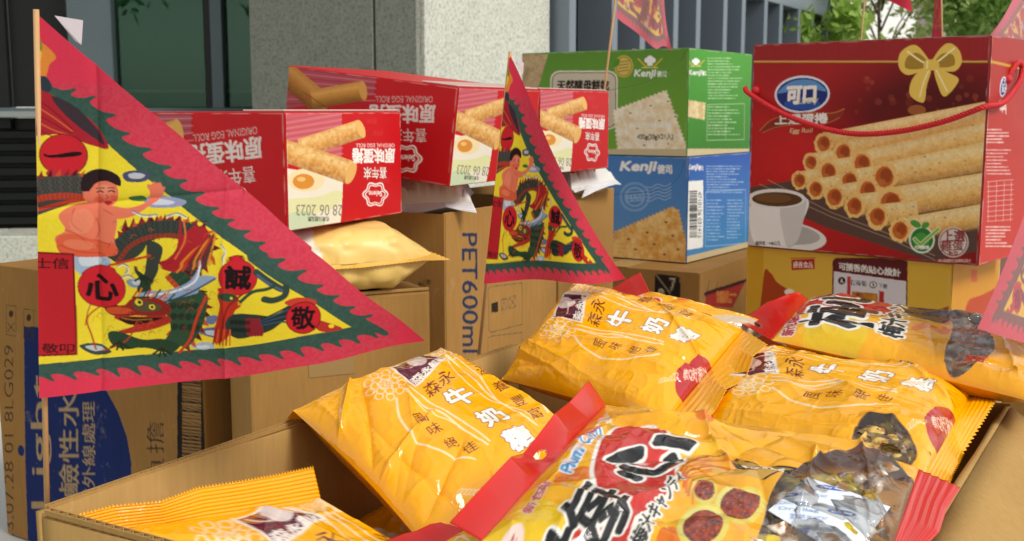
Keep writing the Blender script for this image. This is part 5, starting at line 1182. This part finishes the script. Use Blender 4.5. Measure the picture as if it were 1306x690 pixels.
# clouds
for pts, c_ in (([(275, 112), (310, 102), (345, 112), (330, 132), (285, 134)], '#4b4a6a'), ([(330, 185), (360, 170), (440, 180), (425, 198), (350, 204)], '#8f96b8'), ([(150, 350), (190, 338), (240, 352), (238, 380), (195, 396), (158, 392)], '#9fb4cc'), ([(470, 545), (520, 530), (560, 545), (520, 562)], '#5a6a98'), ([(450, 590), (500, 575), (520, 590), (480, 600)], '#a8bcd0'), ([(285, 405), (330, 398), (350, 415), (300, 425)], '#7f96a8'), ([(160, 600), (200, 592), (240, 615), (200, 626)], '#3a4a44')): cv.blob(pts, c_); cv.blob([((x-pts[0][0])*.6+pts[0][0]+14, (y-pts[0][1])*.5+pts[0][1]+2) for x, y in pts], '#e3e8ea', .6)
cv.blob([(290, 178), (325, 172), (335, 186), (300, 188)], '#3d6b3a')
# child in a red tunic-like wash: torso, legs, arms, head
cv.blob([(112, 235), (150, 205), (205, 195), (250, 208), (262, 245), (255, 300), (262, 335), (215, 345), (150, 340), (112, 320), (105, 295), (130, 275)], SK)
cv.blob([(108, 300), (140, 285), (200, 300), (255, 315), (258, 342), (190, 350), (120, 342)], '#d9603f'); cv.line([(130, 275), (165, 290), (190, 315)], 4, SKD, .8, sm=True); cv.line([(200, 300), (245, 312)], 4, SKD, .7); cv.line([(155, 215), (150, 255), (175, 275)], 4, SKD, .6, sm=True)
cv.blob([(240, 205), (290, 208), (335, 190), (345, 160), (338, 148), (350, 138), (372, 136), (382, 160), (368, 182), (345, 200), (300, 232), (250, 238)], SK)
for a, b in (((350, 165), (340, 142)), ((358, 162), (355, 134)), ((366, 162), (370, 136)), ((372, 168), (382, 148))): cv.line([a, b], 6, SK)
cv.ell(218, 168, 46, 46, SK); cv.blob([(168, 160), (172, 125), (200, 105), (235, 105), (265, 122), (268, 148), (235, 136), (205, 142), (185, 168)], '#2a1a1c'); cv.ell(182, 178, 9, 12, SK)
cv.ell(212, 188, 13, 9, '#d8452f', a=.6); cv.ell(252, 182, 10, 9, '#d8452f', a=.6); cv.line([(208, 168), (222, 166)], 3, '#3a1a18'); cv.line([(238, 164), (252, 164)], 3, '#3a1a18'); cv.line([(232, 172), (236, 182), (230, 184)], 2, SKD); cv.blob([(226, 194), (238, 192), (246, 195), (236, 201)], '#b01f2a')
# dragon: arched back, flames, neck, head, claws
cv.blob([(262, 300), (290, 262), (350, 242), (420, 240), (480, 252), (512, 275), (508, 310), (470, 340), (440, 330), (450, 300), (400, 285), (350, 300), (330, 330), (300, 352), (250, 358)], DG)
for k in range(14): cv.line([(278+k*16, 300-k*3.4+20*math.sin(k*.4)), (292+k*16, 268-k*1.5+14*math.sin(k*.4))], 3, '#15161a', .8)
cv.poly([p for k in range(11) for p in ((272+k*21, 280-28*math.sin(.3+k*.24)), (284+k*21, 246-26*math.sin(.3+k*.24)), (292+k*21, 276-28*math.sin(.3+k*.24)))]+[(500, 280), (400, 262), (290, 290)], '#7a2028')
def serpent(path, w0, w1, body, belly):
    q = spline(path, 10, False); d = np.gradient(q, axis=0); d /= np.linalg.norm(d, axis=1)[:, None]; n = np.c_[d[:, 1], -d[:, 0]]; W = np.linspace(w0, w1, len(q))[:, None]
    for i in range(0, len(q)-2, 3): cv.poly([q[i]+n[i]*W[i]*.8, q[i]+n[i]*W[i]*1.6+d[i]*W[i]*.7, q[min(i+3, len(q)-1)]+n[min(i+3, len(q)-1)]*W[i]*.8], ['#8f2028', '#5a141c', '#c8502c'][(i//3) % 3])
    cv.poly(list(q+n*W)+list((q-n*W)[::-1]), body); cv.poly(list(q-n*W*.45)+list((q-n*W)[::-1]), belly)
    for i in range(0, len(q)-1, 2):
        for k in (-.2, .25, .7):
            c_ = q[i]+n[i]*W[i]*k+d[i]*(3 if (i//2) % 2 else 0); cv.line([c_+n[i]*W[i]*.2, c_+d[i]*W[i]*.22, c_-n[i]*W[i]*.2], 1.5, '#14181a', .85)
        cv.line([q[i]-n[i]*W[i]*.5, q[i]-n[i]*W[i]*.95], 1.6, '#5a1a14', .7)
serpent([(22, 186), (70, 166), (130, 158), (176, 160)], 30, 34, '#4c4a46', '#b8402c')
serpent([(248, 356), (284, 304), (340, 272), (410, 262), (470, 276), (494, 312), (462, 350), (420, 372)], 22, 30, '#3a423c', '#8f3a2c')
serpent([(410, 372), (452, 420), (470, 470), (450, 530), (412, 580)], 26, 34, '#33503a', '#c6502c')
cv.blob([(112, 235), (150, 205), (205, 195), (250, 208), (262, 245), (255, 300), (262, 335), (215, 345), (150, 340), (112, 320), (105, 295), (130, 275)], SK); cv.blob([(108, 300), (140, 285), (200, 300), (255, 315), (258, 342), (190, 350), (120, 342)], '#d9603f')
for pts in ([(150, 215), (146, 255), (172, 278)], [(130, 275), (165, 290), (190, 318)], [(205, 240), (215, 270), (205, 296)], [(200, 300), (245, 312)], [(225, 215), (250, 228)], [(118, 318), (160, 334), (220, 338)]): cv.line(pts, 3, SKD, .7, sm=True)
cv.ell(170, 250, 30, 36, '#ee9a78', .3, .35); cv.ell(165, 315, 40, 14, '#ee9a78', .1, .35)
cv.ell(218, 168, 46, 46, SK); cv.blob([(168, 160), (172, 125), (200, 105), (235, 105), (265, 122), (268, 148), (235, 136), (205, 142), (185, 168)], '#2a1a1c'); cv.ell(182, 178, 9, 12, SK); cv.ell(228, 160, 22, 14, '#f0a888', 0, .4)
cv.ell(212, 188, 13, 9, '#d8452f', a=.55); cv.ell(252, 182, 10, 9, '#d8452f', a=.55); cv.line([(206, 168), (214, 164), (224, 167)], 3.4, '#2a1214', sm=True); cv.line([(238, 165), (246, 161), (254, 165)], 3.4, '#2a1214', sm=True); cv.line([(204, 158), (226, 155)], 2.4, '#3a1a18'); cv.line([(236, 154), (254, 154)], 2.4, '#3a1a18'); cv.line([(232, 172), (238, 182), (230, 185)], 2.4, SKD); cv.blob([(224, 195), (236, 191), (248, 195), (236, 203)], '#b01f2a')
for pts in ([(262, 372), (276, 366), (290, 374), (282, 384)], [(268, 398), (290, 390), (306, 400)], [(190, 400), (172, 420), (180, 440)], [(540, 300), (552, 320), (546, 340)], [(300, 214), (330, 226), (366, 222)], [(392, 226), (420, 216), (446, 226)]): cv.line(pts, 4, '#6a7fa8', .8, sm=True); cv.line([(x+2, y+5) for x, y in pts], 2.4, '#e6ecf0', .8, sm=True)
cv.blob([(430, 228), (440, 275), (470, 250), (505, 262), (500, 310), (460, 350), (420, 372), (372, 360), (400, 345), (425, 310)], '#a8232c'); cv.line([(440, 235), (446, 290), (420, 345)], 5, '#d8703a', sm=True)
for k in range(7): cv.line([(425+k*14, 372-k*4), (470+k*9, 320-k*6), (520, 285-k*3)], 6, ['#e08a2a', '#c23a22', '#7a2028'][k % 3], .9, sm=True, taper=False)
cv.blob([(345, 300), (385, 315), (372, 372), (350, 420), (352, 446), (330, 448), (326, 410), (340, 360)], DG); cv.blob([(305, 372), (330, 385), (352, 425), (330, 450), (312, 430), (322, 405)], '#28402f'); 
cv.line([(240, 372), (300, 355), (350, 340)], 7, '#c6402c', sm=True)
cv.blob([(310, 450), (345, 432), (400, 425), (455, 398), (480, 362), (490, 345), (478, 380), (500, 378), (530, 385), (490, 410), (470, 440), (420, 470), (360, 475)], '#8ea4c4'); cv.line([(330, 446), (410, 430), (470, 398), (486, 352)], 6, '#e0e6ee', sm=True); cv.line([(360, 470), (440, 440), (525, 388)], 5, '#33486a', sm=True)
cv.blob([(390, 470), (450, 440), (500, 430), (500, 470), (460, 520), (440, 580), (400, 600), (380, 580), (400, 540)], '#33503a'); 
for k in range(12): cv.ell(410+(k % 4)*20, 470+(k//4)*32, 9, 11, '#1f3226', .5, .8)
cv.line([(500, 440), (470, 510), (450, 570), (420, 610)], 8, '#c6402c', sm=True)
cv.blob([(222, 490), (240, 478), (275, 478), (300, 456), (350, 448), (392, 462), (402, 490), (372, 505), (310, 506), (270, 512), (240, 508)], '#8f2a24'); cv.blob([(228, 490), (262, 484), (296, 490), (280, 503), (240, 504)], '#c8502c'); cv.blob([(300, 470), (340, 462), (380, 476), (350, 492), (310, 490)], '#3c5a40', .8)
cv.blob([(250, 512), (320, 508), (392, 502), (398, 522), (345, 546), (282, 560), (256, 556), (300, 536), (262, 524)], '#b03228'); cv.blob([(262, 515), (330, 511), (380, 508), (335, 526), (288, 534)], '#3a1216'); cv.line([(268, 516), (300, 520), (350, 514)], 3, '#c8a83a', .5)
for k in range(9): cv.line([(300+k*12, 454+4*math.sin(k)), (312+k*13, 436-10*(k % 2))], 5, ['#c23a22', '#e08a2a', '#2f4a36'][k % 3])
cv.ell(316, 467, 11, 10, '#e6cf3a'); cv.ell(318, 467, 5, 5, '#15100c'); cv.ell(352, 478, 9, 8, '#e6cf3a'); cv.ell(352, 478, 4, 4, '#15100c'); cv.line([(300, 454), (345, 450)], 5, '#2a402c')
rr = np.random.default_rng(9)
for k in range(150):                                      # fine pen strokes of the print
    x, y = 190+rr.random()*330, 250+rr.random()*340; a_ = rr.random()*1.2-.3; l = 6+rr.random()*16
    cv.line([(x, y), (x+l*math.cos(a_)*.5, y-l*math.sin(a_+.6)), (x+l, y-l*.5)], 1.6, ['#1d1a1e', '#7a2028', '#2a4030', '#d8602a'][k % 4], .55, sm=True)
cv.blob([(232, 560), (262, 556), (320, 575), (380, 572), (420, 590), (395, 612), (330, 600), (270, 606), (238, 590)], '#2c4430')
cv.line([(215, 482), (180, 520), (190, 570), (200, 610)], 4, '#b0402c', sm=True); cv.line([(240, 470), (205, 462), (185, 490), (175, 540)], 3, '#b0402c', sm=True); cv.line([(310, 520), (280, 580), (215, 615)], 4, '#b0402c', sm=True)
for (x, y) in ((372, 600), (260, 585), (330, 388)):
    for k in range(4): cv.line([(x, y), (x-22+k*16, y+26-abs(k-1.5)*6)], 6, '#24301f')
# seal column and round medallions
cv.poly([(38, 336), (152, 340), (156, 626), (44, 632)], '#7a1a1c'); cv.poly([(42, 342), (147, 345), (151, 620), (48, 627)], '#b8232c')
cv.text('士信', R4(54, 354, 138, 384), '#2a1214', bold=1); cv.text('敬叩', R4(72, 594, 148, 620), '#2a1214', bold=1)
for x, y, r_, ch in ((220, 430, 60, '心'), (588, 382, 52, '誠')):
    cv.ell(x, y, r_+2, r_-1, '#57151c'); cv.ell(x, y, r_, r_-3, '#c7242f')
    cv.text(ch, R4(x-r_*.66, y-r_*.6, x+r_*.66, y+r_*.6), '#1c1014', bold=3.2)
cv.src(240, 220, 2.653)
# rooster with curling tail, and the last medallion
cv.blob([(70, 375), (90, 352), (120, 358), (140, 380), (150, 410), (130, 430), (118, 470), (108, 520), (60, 555), (55, 510), (70, 450), (78, 410)], '#b83424'); cv.blob([(72, 380), (92, 366), (128, 372), (140, 392), (100, 396)], '#2f4a36'); cv.ell(82, 356, 11, 8, '#c7242f'); cv.ell(118, 384, 5, 5, '#e6cf3a'); cv.poly([(140, 395), (160, 402), (140, 410)], '#d8a32a')
cv.blob([(98, 470), (130, 440), (200, 440), (260, 445), (320, 410), (330, 440), (290, 470), (250, 500), (190, 520), (140, 530), (105, 510)], '#2c3a34')
for k in range(5): cv.blob([(165+k*10, 462), (178+k*10, 458), (186+k*10, 512), (172+k*10, 516)], '#8a2432'); 
for k in range(10): cv.ell(120+(k % 5)*14, 470+(k//5)*28, 8, 9, '#15201c', .4, .7)
for k in range(6): cv.line([(220, 460+k*4), (280, 430+k*8), (320, 408+k*14)], 6, '#35506a' if k % 2 else '#24302a', sm=True)
cv.line([(200, 290), (240, 320), (285, 350), (300, 345), (295, 375), (260, 390), (230, 385)], 22, '#33463c', sm=True); cv.line([(205, 300), (245, 330), (288, 356)], 8, '#4a5f82', sm=True); cv.line([(150, 395), (190, 360), (235, 350), (260, 340)], 12, '#2c4a38', sm=True)
for k in range(6): cv.line([(62+k*10, 500), (50+k*12, 555)], 6, '#d8602a' if k % 2 else '#8f1f1c')
cv.blob([(295, 400), (340, 384), (400, 400), (380, 425), (330, 420)], '#c7402f'); cv.blob([(395, 470), (440, 480), (495, 505), (440, 515), (405, 505)], '#b8342c'); cv.ell(455, 494, 10, 7, YL)
cv.ell(358, 460, 60, 60, '#57151c'); cv.ell(358, 460, 57, 57, '#c7242f'); cv.text('敬', R4(318, 420, 396, 500), '#1c1014', bold=3.0)
cv.src(20, 160, 2.157); cv.line([(600, 430), (560, 470), (545, 530)], 6, '#8f1f1c', sm=True)
cv.blob([(500, 500), (530, 495), (520, 520), (500, 520)], '#6a78a0')
flag_cells = cv.cells()
M_FLAG = print_mat('flag_cloth', .75, .15, 0, .10, 500, cloth=.25, grain=.07)
M_STICK = plain('bamboo_stick', '#c69a68', .55, noise=.2, nscale=60)
M_HEM = plain('white_hem', '#dcd0d6', .8, noise=.05)
def flag(top, bl, tip, shape, res, pole, label, hem=None, name='pennant_flag', pr=.0018, fade=0.0, fcol='#e2a0a8'):
    """a triangular pennant: s runs from the pole to the tip, t up the pole; shape(s, t) gives an offset in metres"""
    top, bl, tip = [np.array(p, float) for p in (top, bl, tip)]; base = np.array(pole[1], float); root = empty(name, base)
    n = res; k = flag_cells.shape[0]; idx = np.linspace(0, k-1, n).astype(int); C = flag_cells[np.ix_(idx, idx)]
    if n < k:
        m = k//n
        if m > 1: C = flag_cells[:n*m, :n*m].reshape(n, m, n, m, 4).mean((1, 3))
    C = C.copy(); C[..., :3] = C[..., :3]*(1-fade)+lin(fcol)*fade                  # print blended to one colour: pale reverse sides, painted backlight and haze
    s = np.linspace(0, 1, n); S, Tt = np.meshgrid(s, 1-s)
    P = bl+S[..., None]*(tip-bl)+Tt[..., None]*(top-bl)+shape(S, Tt)
    ok = (S+Tt <= 1.0+1.5/n); keep = ok[:-1, :-1] & ok[1:, 1:] & ok[1:, :-1] & ok[:-1, 1:]
    i = np.arange(n-1)[:, None]*n+np.arange(n-1)[None]; f = np.stack([i, i+n, i+n+1, i+1], -1)[keep]
    used = np.unique(f); re = np.full(n*n, -1); re[used] = np.arange(len(used))
    me = raw_mesh('cloth', (P-base).reshape(-1, 3)[used], re[f], True, C.reshape(-1, 4)[used]); link('cloth', me, M_FLAG, root)
    tube('stick', [tuple(np.array(p)-base) for p in (pole[0], (np.array(pole[0])+np.array(pole[1]))/2, pole[1])], pr, M_STICK, root, 8)
    if hem is not None:
        h = [np.array(p, float)-base for p in hem]; bm = bmesh.new(); bm.faces.new([bm.verts.new(p) for p in h]); o = poly_mesh('hem', bm, M_HEM, root); o.modifiers.new('t', 'SOLIDIFY').thickness = .0006
    return tag(root, label, 'flag', 'triangular dragon pennants')
cu = lambda S, T, y=.0, x=.0, z=.0: np.stack([x*np.ones_like(S), y*np.ones_like(S), z*np.ones_like(S)], -1)
flag(aty(45, 16, .668), aty(50, 508, .662), aty(541, 438, .735), lambda S, T: np.stack([0*S, .010*np.sin(S*8+T*4)*S**.7+.006*np.sin(T*11+S*3)*S**.6+.003*np.sin(S*23-T*9)*S+.0025*np.exp(-np.abs(S-.14)/.012)-.002*np.exp(-np.abs(S-.46)/.012)+.002*np.exp(-np.abs(T-.5)/.010)*(S < .5), -.004*np.sin(S*3.14)*(T < .02+S*0+.3)*(1-T)], -1), 440,
     (aty(46, 12, .667), aty(61, 690, .672)), 'large red bordered dragon pennant at the left front on a thin stick', hem=[aty(70, 20, .671), aty(106, 26, .673), aty(104, 57, .674), aty(96, 52, .674)])
flag(aty(650, 70, 1.088), aty(617, 362, 1.078), aty(800, 354, 1.02), lambda S, T: np.stack([-.012*np.sin(math.pi*np.clip(T, 0, 1))*S*1.6+.004*np.sin(T*6)*S, .016*np.sin(S*8+T*2)*S, .006*np.sin(S*6.28*.9)*(1-T)*S], -1), 220,
     (aty(651, 66, 1.088), atz(607, 490, 1.0)), 'smaller dragon pennant standing between the egg roll cartons and the candy bags', hem=[aty(656, 72, 1.092), aty(668, 80, 1.093), aty(667, 96, 1.093)])
Yp = 1.70
flag(aty(808, -190, Yp), aty(786, 22, Yp), aty(866, 68, Yp+.05), lambda S, T: np.stack([.01*np.sin(S*5)*S, .02*np.sin(S*9)*S, -.010*np.sin(S*3.14)+.01*np.sin(S*9)*S], -1), 146,
     (aty(809, -195, Yp), aty(748, 300, Yp)), 'drooping pennant on a slanted stick above the green cracker carton', pr=.0017, fade=.4)  # paler blend paints in the light from behind
Yq = 2.15
boxZ = Box('cardboard_box', (.72, 2.05), (.6, .8), .3, .3, .7495, .32, mat=M_CARD); tag(boxZ.root, 'brown carton hidden behind the gift box', 'box')
flag(aty(1118, -170, Yq), aty(1108, -6, Yq), aty(1163, 13, Yq), lambda S, T: np.stack([0*S, .01*np.sin(S*6)*S, .004*np.sin(S*5)], -1), 110, (aty(1119, -172, Yq), aty(1078, 265, Yq)), 'red pennant tip on a thin stick above the middle of the gift box', pr=.0016, fade=.85, fcol='#cc3046')
flag(aty(1198, -110, Yq), aty(1201, 47, Yq), aty(1187, 49, Yq+.15), lambda S, T: np.stack([0*S, .01*np.sin(S*6)*S, 0*S], -1), 110, (aty(1198, -112, Yq), aty(1207, 265, Yq)), 'dark red pennant seen edge on above the gold bow', pr=.0016, fade=.85, fcol='#b02a3c')
Yr = 1.62
flag(aty(1330, -60, Yr), aty(1338, 95, Yr), aty(1261, 46, Yr-.05), lambda S, T: np.stack([0*S, .012*np.sin(S*6)*S, 0*S], -1), 110, (aty(1330, -64, Yr), np.array([.783, Yr+.06, 1.22])), 'pennant seen from behind at the top right above the gift box', pr=.0016, fade=.55)
Ys = .93
flag(aty(1380, 78, Ys), aty(1384, 462, Ys), aty(1245, 418, Ys-.06), lambda S, T: np.stack([0*S, .01*np.sin(S*6+T*3)*S, 0*S], -1), 220, (aty(1380, 74, Ys), np.array([aty(1388, 500, Ys)[0], Ys, .7495])), 'dragon pennant at the right border in front of the yellow carton', fade=.4)  # pale blend is the cloth's reverse plus painted haze
